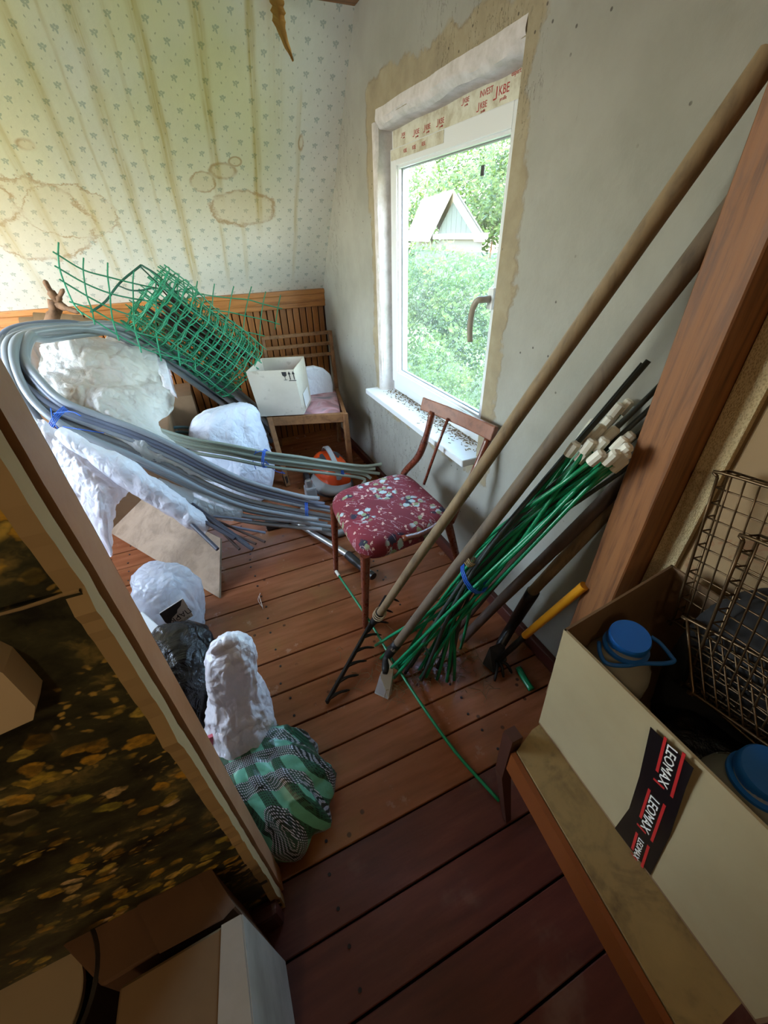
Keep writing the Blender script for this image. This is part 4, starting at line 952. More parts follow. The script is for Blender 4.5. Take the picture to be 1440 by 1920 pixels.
rods = [((330, 955, 1.84), (408, 1030, 1.60)), ((330, 948, 1.86), (440, 1010, 1.66)), ((345, 940, 1.88), (474, 1030, 1.60)), ((400, 968, 1.85), (472, 976, 1.78)), ((420, 985, 1.78), (498, 999, 1.70)), ((410, 978, 1.8), (497, 1016, 1.62)), ((395, 975, 1.8), (449, 1030, 1.62)), ((412, 990, 1.75), (480, 1020, 1.62)), ((360, 945, 1.87), (465, 1022, 1.63))]
for i, (a, b_) in enumerate(rods):
    pa, pb = P(a[0], a[1], y=a[2]), P(b_[0], b_[1], y=b_[2])
    pb.z = max(pb.z, .012)
    o = MB().tube([pa, pa.lerp(pb, .5), pb], .0095 if i < 3 or i == 8 else .0065, 8).build('thin_rod', M['rod'] if i < 3 or i == 8 else M['pipe_dark'] if i < 5 else M['rust'], None, smooth='auto', base=pb)
    dk = i < 3 or i == 8; tag(o, 'thick dark blue-grey rod end poking out of the film over the plywood board' if dk else 'thin cut rod end poking out between the plywood board and the vacuum nozzle', 'rod', 'thick rod ends over the plywood board' if dk else 'thin rod ends near the vacuum nozzle')
sheet('grey_film', 'clear grey film wrapped round rod ends left of the vacuum nozzle', [
    [(300, 895, 1.98), (350, 915, 1.95), (400, 930, 1.92), (450, 948, 1.9)],
    [(290, 915, 1.92), (345, 940, 1.88), (400, 955, 1.86), (455, 960, 1.86)],
    [(310, 935, 1.9), (360, 960, 1.86), (405, 975, 1.84), (448, 974, 1.84)]], 'film_grey', 10, .008, 8, 21, )

# --- leaning plywood board
BR, BL2 = P(411, 1121, z=.006), P(150, 965, z=.02); TR_ = P(413, 1009, z=.17); up_ = TR_ - BR
o = MB().prism([BR, BL2, BL2 + up_, TR_], (up_.cross(BL2 - BR)).normalized() * -.012).build('plywood_board', M['plywood'], None)
tag(o, 'dusty plywood board lying tilted under the film sleeve', 'board')

# --- sacks and bags
def sack(name, label, secs, mat, **kw):
    o = bag(secs, **kw).build(name, M[mat], None, smooth=True, fix=True); return tag(o, label, 'bag')
c0 = P(430, 958, z=0); c0 += Vector((.03, .22, 0))
def sec(u, v, y, wpx, ry, rot=0): q = P(u, v, y=y); return (q.x, q.y, q.z, px(q, wpx / 2), ry, rot)
sack('white_sack', 'bulging white woven sack standing between the milky film and the pale chair', [
    (.02, 2.44, .004, .17, .12), sec(432, 930, 2.44, 140, .17), sec(434, 890, 2.46, 150, .18), sec(430, 845, 2.48, 138, .17), sec(424, 805, 2.5, 125, .14), sec(424, 782, 2.5, 112, .11), sec(428, 768, 2.5, 84, .07), sec(432, 760, 2.5, 36, .03)], 'bag_woven', amp=.022, sc=7, seed=2, pinch=.006)
sack('clear_bag', 'clear polythene bag with a printed white label beside the plywood board', [
    (-.36, 1.46, .004, .10, .09), sec(322, 1185, 1.42, 118, .12), sec(322, 1150, 1.44, 124, .13), sec(315, 1115, 1.46, 116, .12), sec(300, 1085, 1.48, 86, .08), sec(285, 1068, 1.5, 40, .04)], 'bag_clear', amp=.03, sc=9, seed=5)
sack('white_bundle', 'white cloth bundle packed inside the clear bag', [
    (-.40, 1.47, .006, .07, .06), sec(305, 1170, 1.47, 84, .09), sec(302, 1130, 1.48, 88, .09), sec(298, 1098, 1.49, 60, .06), sec(295, 1088, 1.5, 20, .02)], 'bag_white', amp=.015, sc=8, seed=6)
# printed leaflet in the bag
lb = thing('printed_label', 'white printed card with black block letters inside the clear bag', 'label', P(335, 1170, y=1.30))
la, lb1, lc_ = P(299, 1150, y=1.25), P(343, 1122, y=1.26), P(320, 1182, y=1.235); ld_ = lb1 + (lc_ - la)
MB().prism([la, lb1, ld_, lc_], (0, .002, .001)).build('card', M['white_ink'], lb)
rxv = (lb1 - la); uyv = (la - lc_); n_ = rxv.cross(uyv).normalized(); 
if n_.dot(CAM - la) < 0: n_ = -n_
def lp(s_, t_): return la + rxv * s_ - uyv * t_ + n_ * .003
MB().prism([lp(0, 0), lp(.95, 0), lp(.8, .22), lp(.62, .30), lp(.55, .42), lp(.3, .5), lp(.12, .75), lp(0, .5)], n_ * .0004).build('dark_print', M['black_ink'], lb)
mt_ = face_m(lp(.52, .42), -rxv, -uyv)
text('ПАРК', .030, M['black_ink'], 'printed_lettering', lb, face_m(lp(.60, .62), -rxv, -uyv)); text('МОЛДЕСК', .012, M['green_ink'], 'printed_lettering', lb, face_m(lp(.55, .90), -rxv, -uyv))
bar(P(250, 1160, y=1.25), P(318, 1222, y=1.08), .035, .004, 'white_plank', 'pvc', None, up=(.1, -.5, 1))
o = bpy.data.objects['white_plank']; q0 = org(o); tag(o, 'narrow white plank with nail holes behind the black bag', 'plank')
sack('black_bag', 'shiny black bin bag behind the brown stud next to the white carrier bag', [
    (-.33, 1.02, .004, .12, .10), sec(352, 1330, .95, 118, .13), sec(352, 1290, .98, 136, .14), sec(340, 1250, 1.0, 128, .13), sec(322, 1218, 1.03, 90, .10), sec(312, 1200, 1.05, 40, .04)], 'bag_black', amp=.04, sc=8, seed=9)
sack('white_carrier_bag', 'tall white carrier bag with a knotted top standing on the checked bag', [
    sec(440, 1500, .70, 66, .05), sec(447, 1465, .72, 116, .09), sec(452, 1420, .74, 130, .11), sec(452, 1370, .76, 124, .11), sec(446, 1320, .78, 104, .10), sec(442, 1290, .79, 84, .08), sec(438, 1255, .80, 80, .065), sec(433, 1222, .81, 70, .055), sec(430, 1204, .81, 46, .035), sec(428, 1197, .81, 14, .01)], 'bag_white', amp=.020, sc=15, seed=12, pinch=.002, n=110, nz=14)
cb_ = bag([(-.13, .585, .004, .13, .12), (-.13, .585, .05, .165, .15), (-.135, .60, .10, .16, .15), (-.145, .62, .15, .14, .13), (-.155, .64, .19, .10, .09), (-.16, .65, .21, .03, .03)], amp=.028, sc=8, seed=15, n=90, nz=14, pinch=.012)
o = cb_.build('checked_bag', M['bag_check'], None, smooth=True, uv=lambda p: (p.x * 1.3 + p.z * .8 + .2 * p.y, p.y * 1.3 - p.z * .9)); tag(o, 'green and black checked woven shopping bag slumped at the foot of the stud', 'bag')
wc = bpy.data.objects['white_carrier_bag']
for (u_, v_, r__, sd__) in ((413, 1212, .022, 51), (446, 1216, .026, 52), (430, 1203, .02, 53)):
    q = P(u_, v_, y=.80); kn = bag([(q.x, q.y, q.z - r__, r__ * .5, r__ * .5), (q.x, q.y, q.z - r__ * .3, r__ * 1.1, r__ * .9), (q.x, q.y, q.z + r__ * .5, r__, r__ * .8), (q.x, q.y, q.z + r__, r__ * .2, r__ * .2)], n=36, nz=6, amp=.012, sc=22, seed=sd__)
    kn.build('knotted_handle', M['bag_white'], wc, smooth=True)
q = MB().prism([P(390, 1385, y=.72), P(402, 1380, y=.72), P(403, 1398, y=.72), P(395, 1404, y=.72)], (0, .01, 0)).build('pink_rag', Mat('pink_cloth', c(220, 110, 130), .8), None); tag(q, 'scrap of pink cloth beside the base of the white carrier bag', 'rag')

# --- things at the back of the pile
br = thing('driftwood_branch', 'forked dry branch standing up behind the pipe loop', 'branch', P(95, 600, y=2.75))
MB().tube(bez([P(92, 615, y=2.75), P(105, 580, y=2.75), P(107, 565, y=2.74), P(94, 545, y=2.72), P(83, 525, y=2.7)], 6), [.026] * 6 + [.027] * 6 + [.02] * 6 + [.012] * 6 + [.004], 9).build('stem', M['bark'], br, smooth=True)
MB().tube(bez([P(106, 570, y=2.74), P(125, 578, y=2.7), P(150, 586, y=2.66)], 5), [.018] * 5 + [.012] * 5 + [.003], 8).build('fork', M['bark'], br, smooth=True)
MB().tube(bez([P(105, 568, y=2.74), P(112, 555, y=2.72), P(119, 542, y=2.7)], 5), [.016] * 5 + [.01] * 5 + [.004], 8).build('fork', M['bark'], br, smooth=True)
MB().tube(bez([P(98, 562, y=2.74), P(100, 590, y=2.73), P(90, 620, y=2.72)], 5), [.02] * 5 + [.03] * 6, 8).build('fork', M['bark'], br, smooth=True)
for k, (u, v, r_, L_) in enumerate(((66, 612, .05, .10), (118, 606, .05, .22), (175, 612, .045, .16))):
    q = P(u, v, y=2.95); dirv = Vector((1, .1, -.06 - .1 * k)).normalized(); rows = [[q + dirv * (L_ * s_ - L_ / 2) + Vector((0, math.cos(a), math.sin(a))) * r_ * (1 - .03 * a) for a in [j * 7.5 / 40 for j in range(41)]] for s_ in (0, .5, 1)]
    tag(MB().grid(rows).build('paper_roll', M['card_kraft'], None, smooth=True), ['tan paper roll left of the forked branch', 'tan paper roll right behind the forked branch', 'tan paper roll under the left end of the green netting'][k], 'paper roll')
kb = thing('brown_carton', 'brown carton half hidden between the milky film and the white sack', 'box', P(330, 800, y=2.85))
MB().box((P(285, 790, y=2.8).x, 2.78, .0), (P(375, 790, y=2.8).x, 3.08, P(330, 745, y=2.78).z), bev=.004).build('body', M['card_tan'], kb)
MB().box((-1.2, 2.35, 0), (-.25, 3.15, .55), bev=.01).build('x', M['card_tan'], kb); bpy.data.objects['x'].name = 'stacked_carton'
o = bpy.data.objects['stacked_carton']; o.parent = None; o.location = org(kb); tag(o, 'big brown carton buried under the milky film', 'box')

# --- vacuum cleaner
vc_ = thing('vacuum_cleaner', 'orange and grey vacuum cleaner on the floor in front of the pale chair', 'vacuum cleaner', (.58, 2.28, 0))
cB, cT = P(620, 935, z=.05), P(622, 862, y=2.30)
def ell(cn, rx, ry, rz, rot, name, mat, z_lo=-1.0, e=1.0, sub=None):
    rows = []
    for i in range(15):
        t_ = z_lo + (1 - z_lo) * i / 14; ph = math.asin(max(-1, min(1, t_))); r_ = math.cos(ph) ** .75 + 1e-4; row = []
        for j in range(32):
            a = 2 * PI * j / 32; ca, sa = math.cos(a), math.sin(a); x_ = math.copysign(abs(ca) ** .8, ca) * rx * r_; y_ = math.copysign(abs(sa) ** .8, sa) * ry * r_
            row.append(Vector(cn) + Vector((x_ * math.cos(rot) - y_ * math.sin(rot), x_ * math.sin(rot) + y_ * math.cos(rot), rz * t_)))
        rows.append(row)
    b = MB().grid(rows, closed=True); b.f += [[i for i in range(32)][::-1], [14 * 32 + i for i in range(32)]]; b.mi += [0, 0]
    return b.build(name, M[mat], vc_, smooth=True)
vx, vy = .585, 2.26
ell((vx, vy, .055), .135, .175, .05, .1, 'base', 'dark_pl', -.9)
ell((vx - .005, vy - .03, .075), .118, .160, .045, .1, 'body_shell', 'grey_pl', -.9)
ell((vx + .02, vy + .03, .115), .108, .185, .125, .08, 'orange_cover', 'orange_pl', -.6)
for s_ in (-1, 1):
    b = MB(); rows = []
    for i in range(6):
        rows.append([Vector((vx + .02 + s_ * (.035 + .045 * j / 4), vy + .03 - .055 + .10 * i / 5, .117 + .124 * math.sqrt(max(0.02, 1 - ((.035 + .045 * j / 4) / .115) ** 2.4 - ((-.055 + .1 * i / 5) / .2) ** 2)))) for j in range(5)])
    b.grid(rows).build('smoked_window', M['dark_pl'], vc_, smooth=True)
hp = bez([(vx + .018, vy - .155, .15), (vx + .02, vy - .12, .215), (vx + .022, vy + .0, .262), (vx + .025, vy + .12, .25), (vx + .02, vy + .19, .18)], 6); rows = []
for q in hp: rows.append([q + Vector((-.017, 0, 0)), q + Vector((-.014, 0, .008)), q + Vector((.014, 0, .008)), q + Vector((.017, 0, 0)), q + Vector((0, 0, -.006))])
MB().grid(rows, closed=True).build('carry_handle', M['grey_pl'], vc_, smooth='auto')
for s_ in (-1, 1):
    MB().lathe([(.0, -.015), (.05, -.015), (.055, 0), (.05, .015), (0, .015)], (vx + s_ * .135, vy + .09, .058), 20, Matrix.Rotation(PI / 2, 4, 'Y')).build('wheel', M['black_pl'], vc_, smooth='auto')
q = P(583, 930, z=.08); MB().box((q.x - .03, q.y - .035, .03), (q.x + .035, q.y + .04, .15), bev=.012).build('hose_port', M['grey_pl'], vc_)
MB().lathe([(.022, 0), (.024, .03), (.018, .045), (0, .047)], (q.x - .002, q.y, .15), 16).build('port_cap', M['chrome'], vc_, smooth='auto')
hs = bez([(q.x - .02, q.y - .01, .07), P(572, 950, z=.06), P(566, 968, z=.03), P(585, 985, z=.022), P(625, 1000, z=.022), P(655, 992, z=.022), P(690, 970, z=.03)], 10)
MB().tube(hs, [.0205 + .0018 * (k % 2) for k in range(len(hs))], 12).build('suction_hose', M['hose'], vc_, smooth='auto')
tb_ = thing('vacuum_tube', 'brushed metal vacuum tube with black floor nozzle lying beside the chair legs', 'vacuum tube', P(620, 1020, z=0))
p0, p1, p2, p3 = P(560, 983, z=.03), P(652, 1040, z=.03), P(682, 1066, z=.03), P(694, 1076, z=.028)
MB().tube([p0, p1], .0165, 14).build('metal_tube', M['chrome'], tb_, smooth='auto')
MB().tube([p1, p1.lerp(p2, .3), p2], [.022, .023, .019], 14).build('black_collar', M['black_pl'], tb_, smooth='auto')
MB().tube([p2, p3], .018, 14).build('metal_end', M['chrome'], tb_, smooth='auto'); MB().tube([p3, p3 + (p3 - p2) * .5], .02, 14).build('end_ring', M['black_pl'], tb_, smooth='auto')
dn = (p0 - p1).normalized(); MB().tube([p0 + dn * .1, p0 + dn * .02, p0 - dn * .01], [.02, .021, .018], 14).build('elbow', M['dark_pl'], tb_, smooth='auto')
n0, n1 = P(500, 984, z=.02), P(560, 970, z=.02); dd = (n1 - n0).normalized(); MX = Matrix.Translation((n0 + n1) / 2) @ Vector((dd.x, dd.y, 0)).to_track_quat('X', 'Z').to_matrix().to_4x4()
MB().box((-.10, -.045, -.018), (.03, .04, .03), MX, bev=.012).build('floor_nozzle', M['black_pl'], tb_); MB().box((.02, -.025, -.014), (.09, .035, .035), MX, bev=.012).build('nozzle_neck', M['black_pl'], tb_)

# --- long handled tools against the window wall
def pole(par, name, a, b_, r0, r1, mat, n=12, wob=.004, k=14):
    a, b_ = Vector(a), Vector(b_); pts = [a.lerp(b_, i / k) + noise.noise_vector(a.lerp(b_, i / k) * 2.2) * wob for i in range(k + 1)]
    return MB().tube(pts, [r0 + (r1 - r0) * i / k for i in range(k + 1)], n).build(name, M[mat], par, smooth='auto')
rk = thing('garden_rake', 'iron rake with a long pale wooden handle, its toothed bar nearest on the floor', 'rake', P(700, 1200, z=0))
hb = P(708, 1156, z=.125); ht = P(1450, 95, x=.90)
pole(rk, 'handle', hb, ht, .0155, .020, 'handle_tan')
e0, e1_ = P(612, 1318, z=.02), P(724, 1118, z=.10)
bar(e0, e1_, .006, .011, 'toothed_bar', 'iron', rk)
for i in range(8):
    q = e0.lerp(e1_, .03 + .94 * i / 7); t_ = Vector((q.x + .085 - .01 * (i > 5), q.y + .012, .004 + .03 * (i / 7))); MB().tube(bez([q, q.lerp(t_, .5) + Vector((0, 0, .012)), t_], 3), [.006] * 3 + [.005] * 3 + [.002], 6).build('tooth', M['iron'], rk)
m_ = e0.lerp(e1_, .62)
MB().tube(bez([hb + (ht - hb).normalized() * .03, hb - (ht - hb).normalized() * .05, m_], 4), [.017] * 4 + [.012] * 4 + [.008], 8).build('socket', M['iron'], rk, smooth=True)
MB().tube([hb + Vector((math.cos(a) * .022, math.sin(a) * .02, .012 * math.sin(a))) + (ht - hb).normalized() * (.004 * a / 2) for a in [i * .5 for i in range(40)]], .0022, 5).build('wire_binding', M['rope'], rk, smooth=True)
he = thing('garden_hoe', 'hoe with a long thick wooden handle and a bright steel blade on the floor', 'hoe', P(718, 1280, z=0))
hb2 = P(738, 1216, z=.11); ht2 = P(1395, 365, x=.90); pole(he, 'handle', hb2, ht2, .0165, .0215, 'handle_dk')
MB().tube(bez([hb2 + (ht2 - hb2).normalized() * .04, hb2 - (ht2 - hb2).normalized() * .06, P(722, 1262, z=.05)], 4), [.018] * 4 + [.015] * 4 + [.01], 10).build('socket', M['iron'], he, smooth=True)
bl_ = [P(728, 1236, z=.06), P(738, 1252, z=.05), P(734, 1300, z=.004), P(728, 1312, z=.002), P(702, 1300, z=.002), P(712, 1268, z=.04)]
MB().prism(bl_, (.002, .003, .002)).build('blade', M['steel'], he)
# green stakes with white caps
tips = [(1078, 846, .70), (1098, 858, .72), (1100, 822, .74), (1112, 805, .78), (1125, 815, .76), (1140, 800, .80), (1148, 818, .78), (1160, 775, .84), (1176, 768, .86), (1150, 790, .84), (1130, 838, .74), (1108, 842, .72), (1165, 838, .76), (1180, 828, .80), (1195, 852, .76), (1212, 848, .80), (1185, 862, .74), (1222, 862, .80), (1150, 862, .72), (1200, 874, .76), (1122, 862, .70), (1172, 850, .74)]
tips = [(min(u - 8, 1166 - (v - 840) * .3), v, x_) for u, v, x_ in tips]
for i, (u, v, x_) in enumerate(tips):
    f_ = i / (len(tips) - 1); cap_ = P(u, v, x=x_ + .06)
    rr = random.Random(i * 7 + 3); bu = 702 + 165 * rr.random(); bv = 1212 + 74 * rr.random() - (10 if bu < 740 else 0); foot = P(bu, bv, z=.008)
    mid = P(898 + 62 * (rr.random() - .5), 1076 + 50 * (rr.random() - .5), x=.60 + .08 * rr.random())
    st = thing('garden_stake', 'green coated stake with a white cap leaning in the bundle by the post', 'stake', foot, 'green stakes of the tied bundle')
    pts = bez([foot, mid, cap_], 6); MB().tube(pts, .0060, 7).build('rod', M['stake'], st, smooth=True)
    d_ = (cap_ - mid).normalized(); MB().tube([cap_ - d_ * .012, cap_ + d_ * .001, cap_ + d_ * .022, cap_ + d_ * .027], [.0125, .013, .0125, .008], 9).build('cap', M['tip'], st, smooth='auto')
for i, (f, m2, t_) in enumerate((((760, 1262), (880, 1072), (1206, 682, .86)), ((790, 1275), (890, 1066), (1216, 676, .86)), ((830, 1240), (892, 1062), (1262, 700, .93)), ((800, 1262), (886, 1080), (1300, 660, .94)), ((770, 1250), (896, 1070), (1290, 700, .94)), ((820, 1252), (905, 1066), (1262, 760, .94)), ((842, 1262), (900, 1086), (1240, 830, .93)))):
    foot, mid, top = P(*f, z=.01), P(*m2, x=.585 + .01 * i), P(t_[0], t_[1], x=t_[2])
    o = MB().tube(bez([foot, mid, top], 6), .0062, 8).build('grey_stake', M['stake_dk'], None, smooth=True, base=foot); tag(o, 'dark grey stake leaning among the green stakes beside the post', 'stake', 'dark grey stakes among the green ones')
q = P(890, 1078, x=.60); tie('blue_twine', 'blue twine tied round the middle of the green stake bundle', q, (.5, -.6, .7), px(q, 34), 3)
q = P(880, 1052, x=.585); o = tie('string_binding', 'pale string round the dark grey stakes just above the blue twine', q, (.5, -.6, .7), px(q, 9), 4); o.data.materials[0] = M['rope'].m
q = P(815, 1196, z=.14); o = tie('wire_binding', 'thin dark blue wire round the stake bundle near the floor', q, (.5, -.5, .6), px(q, 36), 2); o.data.materials[0] = M['pipe_teal'].m
# brown pole and shovel behind them
sp = thing('brown_pole', 'smoky brown wooden pole leaning behind the green stakes', 'pole', P(900, 1160, z=0)); pole(sp, 'shaft', P(868, 1198, z=.01), P(1240, 832, x=.94), .0175, .019, 'handle_pole')
sp = thing('dark_pole', 'dark thin pole leaning directly behind the stake bundle', 'pole', P(860, 1200, z=0)); pole(sp, 'shaft', P(852, 1188, z=.01), P(1090, 905, x=.89), .012, .013, 'rust')
sv = thing('garden_shovel', 'shovel with a pale wooden handle and a black taped socket by the baseboard', 'shovel', P(930, 1230, z=0))
s0, s1, s2, s3 = P(935, 1215, z=.03), P(963, 1168, z=.12), P(997, 1112, x=.86), P(1240, 846, x=.945)
pole(sv, 'handle', s2, s3, .018, .020, 'handle_tan'); MB().tube(bez([s2 + (s3 - s2).normalized() * .01, s1, s0], 5), [.023] * 5 + [.020] * 5 + [.014], 12).build('taped_socket', M['black_pl'], sv, smooth=True)
bladep = [P(918, 1215, z=.05), P(945, 1205, z=.06), P(950, 1238, z=.02), P(925, 1262, z=.004), P(905, 1245, z=.01)]; MB().prism(bladep, (.002, .002, .003)).build('blade', M['iron'], sv)
yh = thing('yellow_handled_tool', 'hand cultivator with a bright yellow handle pointing at the box corner', 'tool', P(950, 1230, z=0))
y0, y1 = P(984, 1192, x=.80), P(1096, 1098, x=.845); MB().tube([y0, y0.lerp(y1, .5), y1], [.0125, .0135, .0135], 14).build('handle', M['yellow'], yh, smooth='auto')
yb = P(930, 1242, z=.015); MB().tube([y0 + (y1 - y0) * .02, y0.lerp(yb, .4), yb], [.010, .012, .009], 9).build('iron_shank', M['iron'], yh, smooth=True)
for k in range(3): MB().tube(bez([yb, yb + Vector((-.02 + .02 * k, -.03, .02)), yb + Vector((-.05 + .04 * k, -.06, -.008))], 4), [.006] * 8 + [.003], 6).build('prong', M['iron'], yh, smooth=True)
# stake lying on the floor, green scrap, threads
fs = thing('loose_green_stake', 'single green stake with a white tip lying across the floorboards', 'stake', P(760, 1280, z=0))
MB().tube(bez([P(633, 1076, z=.055), P(690, 1160, z=.045), P(745, 1252, z=.03), P(840, 1392, z=.014), P(936, 1502, z=.008)], 6), .0052, 8).build('rod', M['stake'], fs, smooth=True)
MB().tube([P(630, 1071, z=.056), P(636, 1080, z=.055)], .0075, 8).build('cap', M['tip'], fs, smooth='auto')
tag(MB().tube(bez([P(972, 1252, z=.012), P(985, 1275, z=.012), P(997, 1293, z=.01)], 4), .009, 8, flat=1.4).build('green_scrap', M['stake'], None, smooth=True), 'short green plastic scrap on the floor left of the big box', 'scrap')
tag(MB().tube(bez([P(488, 1112, z=.003), P(484, 1125, z=.006), P(492, 1138, z=.003), P(490, 1130, z=.004), P(486, 1118, z=.006), P(493, 1142, z=.002)], 5), .0012, 4).build('white_thread', M['thread'], None, smooth=True), 'small curl of white thread lying on the bare floorboards', 'thread')
db = MB(); rr = random.Random(4)
for k in range(170):
    q = P(rr.gauss(790, 60), rr.gauss(1262, 26), z=.003); L_ = rr.uniform(.02, .09); a = rr.uniform(0, PI)
    db.tube([q, q + Vector((math.cos(a) * L_ / 2, math.sin(a) * L_ / 2, rr.uniform(.0, .02))), q + Vector((math.cos(a + .5) * L_, math.sin(a + .5) * L_, .001))], .0009, 4)
tag(db.build('dry_roots', M['dry'], None, base=P(790, 1262, z=0)), 'dry roots and straw around the feet of the stakes', 'debris', kind='stuff')

# --- bench with the big open box, lower right
bn = thing('low_bench', 'low bench with a worn fibreboard top and brown varnished edge under the big box', 'bench', (.6, .1, 0))
c1, c2 = P(969, 1408, z=.45), P(1300, 1975, z=.45); c1b = P(998, 1368, z=.45)
top = [c1, c1b, Vector((.92, .345, .45)), Vector((.92, c2.y, .45)), c2]
MB().prism(top, (0, 0, -.018)).build('top', M['fiber'], bn)
e_ = (c2 - c1).normalized(); nn = Vector((-e_.y, e_.x, 0)); nn = nn if nn.x < 0 else -nn
MB().prism([c1 + nn * .002 - Vector((0, 0, .004)), c2 + nn * .002 - Vector((0, 0, .004)), c2 + nn * .002 - Vector((0, 0, .075)), c1 + nn * .002 - Vector((0, 0, .075))], nn * .012).build('edge_band', M['apron'], bn)
MB().prism([c1 - Vector((0, 0, .02)), c1b - Vector((0, 0, .02)), c1b - Vector((0, 0, .09)), c1 - Vector((0, 0, .09))], (-.01, .01, 0)).build('edge_band', M['apron'], bn)
lt = P(962, 1378, z=.475); MB().tube([(lt.x, lt.y, .48), (lt.x, lt.y, .465), (lt.x + .002, lt.y - .002, .3), P(950, 1535, z=0)], [.020, .0215, .019, .012], 4).build('leg', M['bench_leg'], bn)
for (x_, y_) in ((.42, -.42), (.88, .30), (.88, -.42)): MB().tube([(x_, y_, .44), (x_, y_, 0)], [.02, .013], 4).build('leg', M['bench_leg'], bn)
bb_ = thing('big_cardboard_box', 'large open beige cardboard box sealed with black printed tape on the low bench', 'box', P(1010, 1355, z=.451))
z1 = .452; q0 = P(1010, 1355, z=z1); q1 = P(1379, 1865, z=z1); dv_ = (q1 - q0).normalized(); q1 = q0 + dv_ * .47
H_ = .29; u0 = P(1057, 1180, x=q0.x); u0 = Vector((q0.x + .0, q0.y + .012, u0.z)); 
wd_ = Vector((.36, .03, 0)); T0 = P(1057, 1180, z=.755); T1 = P(1440, 1557, z=.755); T1 = T0 + (T1 - T0).normalized() * .50; T2 = T0 + Vector((.36, .035, -.0)); T3 = T1 + Vector((.36, 0, 0)); q2 = q0 + wd_; q3 = q1 + wd_

th = .005
# front panel in two halves with taped gap
ins = Vector((.005, 0, 0))
def fr(s_, t_): return (q0.lerp(q1, s_)).lerp(T0.lerp(T1, s_), t_)
MB().prism([fr(0, 0), fr(1, 0), fr(1, 1), fr(0, 1)], ins).build('front_panel', M['card_beige'], bb_)
for pl_, nm in (((q0, q2, T2, T0), 'end_panel'), ((q2, q3, T3, T2), 'back_panel'), ((q1, q3, T3, T1), 'end_panel')):
    n_ = (pl_[1] - pl_[0]).cross(Vector((0, 0, 1))).normalized(); cc = (q0 + q3) / 2; n_ = n_ if n_.dot(cc - pl_[0]) > 0 else -n_
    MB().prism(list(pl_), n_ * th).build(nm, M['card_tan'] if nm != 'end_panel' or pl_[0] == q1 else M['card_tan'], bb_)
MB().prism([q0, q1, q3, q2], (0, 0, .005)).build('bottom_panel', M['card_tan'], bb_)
on = (q1 - q0).cross(T0 - q0).normalized(); on = on if on.x < 0 else -on
def pxf(u, v):            # pixel on the front panel
    d = (u - 720) / FPX * R_ - (v - 960) / FPX * U_ + _f; t = (q0 - CAM).dot(on) / d.dot(on); return CAM + d * t + on * .0012
tpn = MB().prism([pxf(1221, 1362), pxf(1302, 1440), pxf(1288, 1475), pxf(1258, 1565), pxf(1256, 1570), pxf(1221, 1640), pxf(1154, 1552), pxf(1181, 1515), pxf(1200, 1455)], on * .0006).build('printed_tape', M['tape'], bb_)
def tape_logo(u0, v0, u1, v1, hgt, s_=1.0):
    a, b_ = pxf(u0, v0), pxf(u1, v1); rx_ = (b_ - a); L_ = rx_.length; rx_ = rx_ / L_; uy_ = on.cross(rx_); uy_ = uy_ if uy_.dot(pxf(u0 + 10, v0 - 6) - a) > 0 else -uy_
    text('LEOMAX', L_ / 4.1, M['white_ink'], 'printed_lettering', tpn, face_m((a + b_) / 2 + on * .0012, rx_, uy_))
    b = MB()
    for s__, f0_, f1_ in ((1, -.05, 1.05), (-1, -.05, .8)):
        o_ = a + uy_ * (s__ * hgt); b.prism([o_ + rx_ * L_ * f0_, o_ + rx_ * L_ * f1_, o_ + rx_ * L_ * f1_ + uy_ * .0045, o_ + rx_ * L_ * f0_ + uy_ * .0045], on * .0012)
    o_ = a + rx_ * L_ * 1.0; b.prism([o_ - uy_ * hgt, o_ + uy_ * hgt * .3, o_ + uy_ * hgt * .3 + rx_ * .004, o_ - uy_ * hgt + rx_ * .004], on * .0012)
    b.build('red_frame_print', M['tape_red'], tpn)
tape_logo(1263, 1398, 1243, 1472, .014); tape_logo(1230, 1494, 1209, 1556, .013); tape_logo(1204, 1572, 1193, 1608, .011)
# jars in the box
def jar(u, v, z, r, label, hang=True, seed=0):
    cp_ = P(u, v, z=z); j = thing('jar', label, 'bottle', (cp_.x, cp_.y, .46))
    cx, cy = cp_.x, cp_.y; tilt = Matrix.Rotation(math.radians(-8), 4, 'Y') @ Matrix.Rotation(math.radians(6), 4, 'X')
    MB().lathe([(0, .46), (r * 1.5, .46), (r * 1.75, .475), (r * 1.75, z - .10), (r * 1.6, z - .075), (r * 1.1, z - .045), (r * .95, z - .035), (r * .95, z - .02)], (cx, cy, 0), 32).build('body', M['bottle'], j, smooth='auto')
    cp = MB(); prof = [(r * .98, -.026), (r * 1.03, -.022), (r * 1.03, -.004), (r * .97, 0.0), (r * .2, .001), (0, .001)]; cp.lathe(prof, (cx, cy, z), 40, tilt.to_3x3().to_4x4()); cp.build('cap', M['blue_cap'], j, smooth='auto')
    ring_ = MB().lathe([(r * 1.06, -.036), (r * 1.16, -.036), (r * 1.16, -.03), (r * 1.06, -.03)], (cx, cy, z), 40).build('neck_ring', M['blue_cap'], j, smooth='auto')
    if hang:
        hp_ = [P(u + a, v + b_, z=z - .035) for a, b_ in ((-60, 12), (-58, 32), (-45, 52), (-10, 56), (20, 52), (60, 52), (80, 48), (75, 38), (55, 14), (38, 2))]
        MB().tube(bez(hp_, 5), .0042, 8, flat=1.0).build('carry_handle', M['blue_cap'], ring_, smooth=True)
    return j
jar(1183, 1192, .742, .0365, 'clear wide-necked jar with a blue screw cap and handle in the big box')
jar(1448, 1448, .70, .040, 'second blue-capped clear jar at the near end of the big box', hang=False)
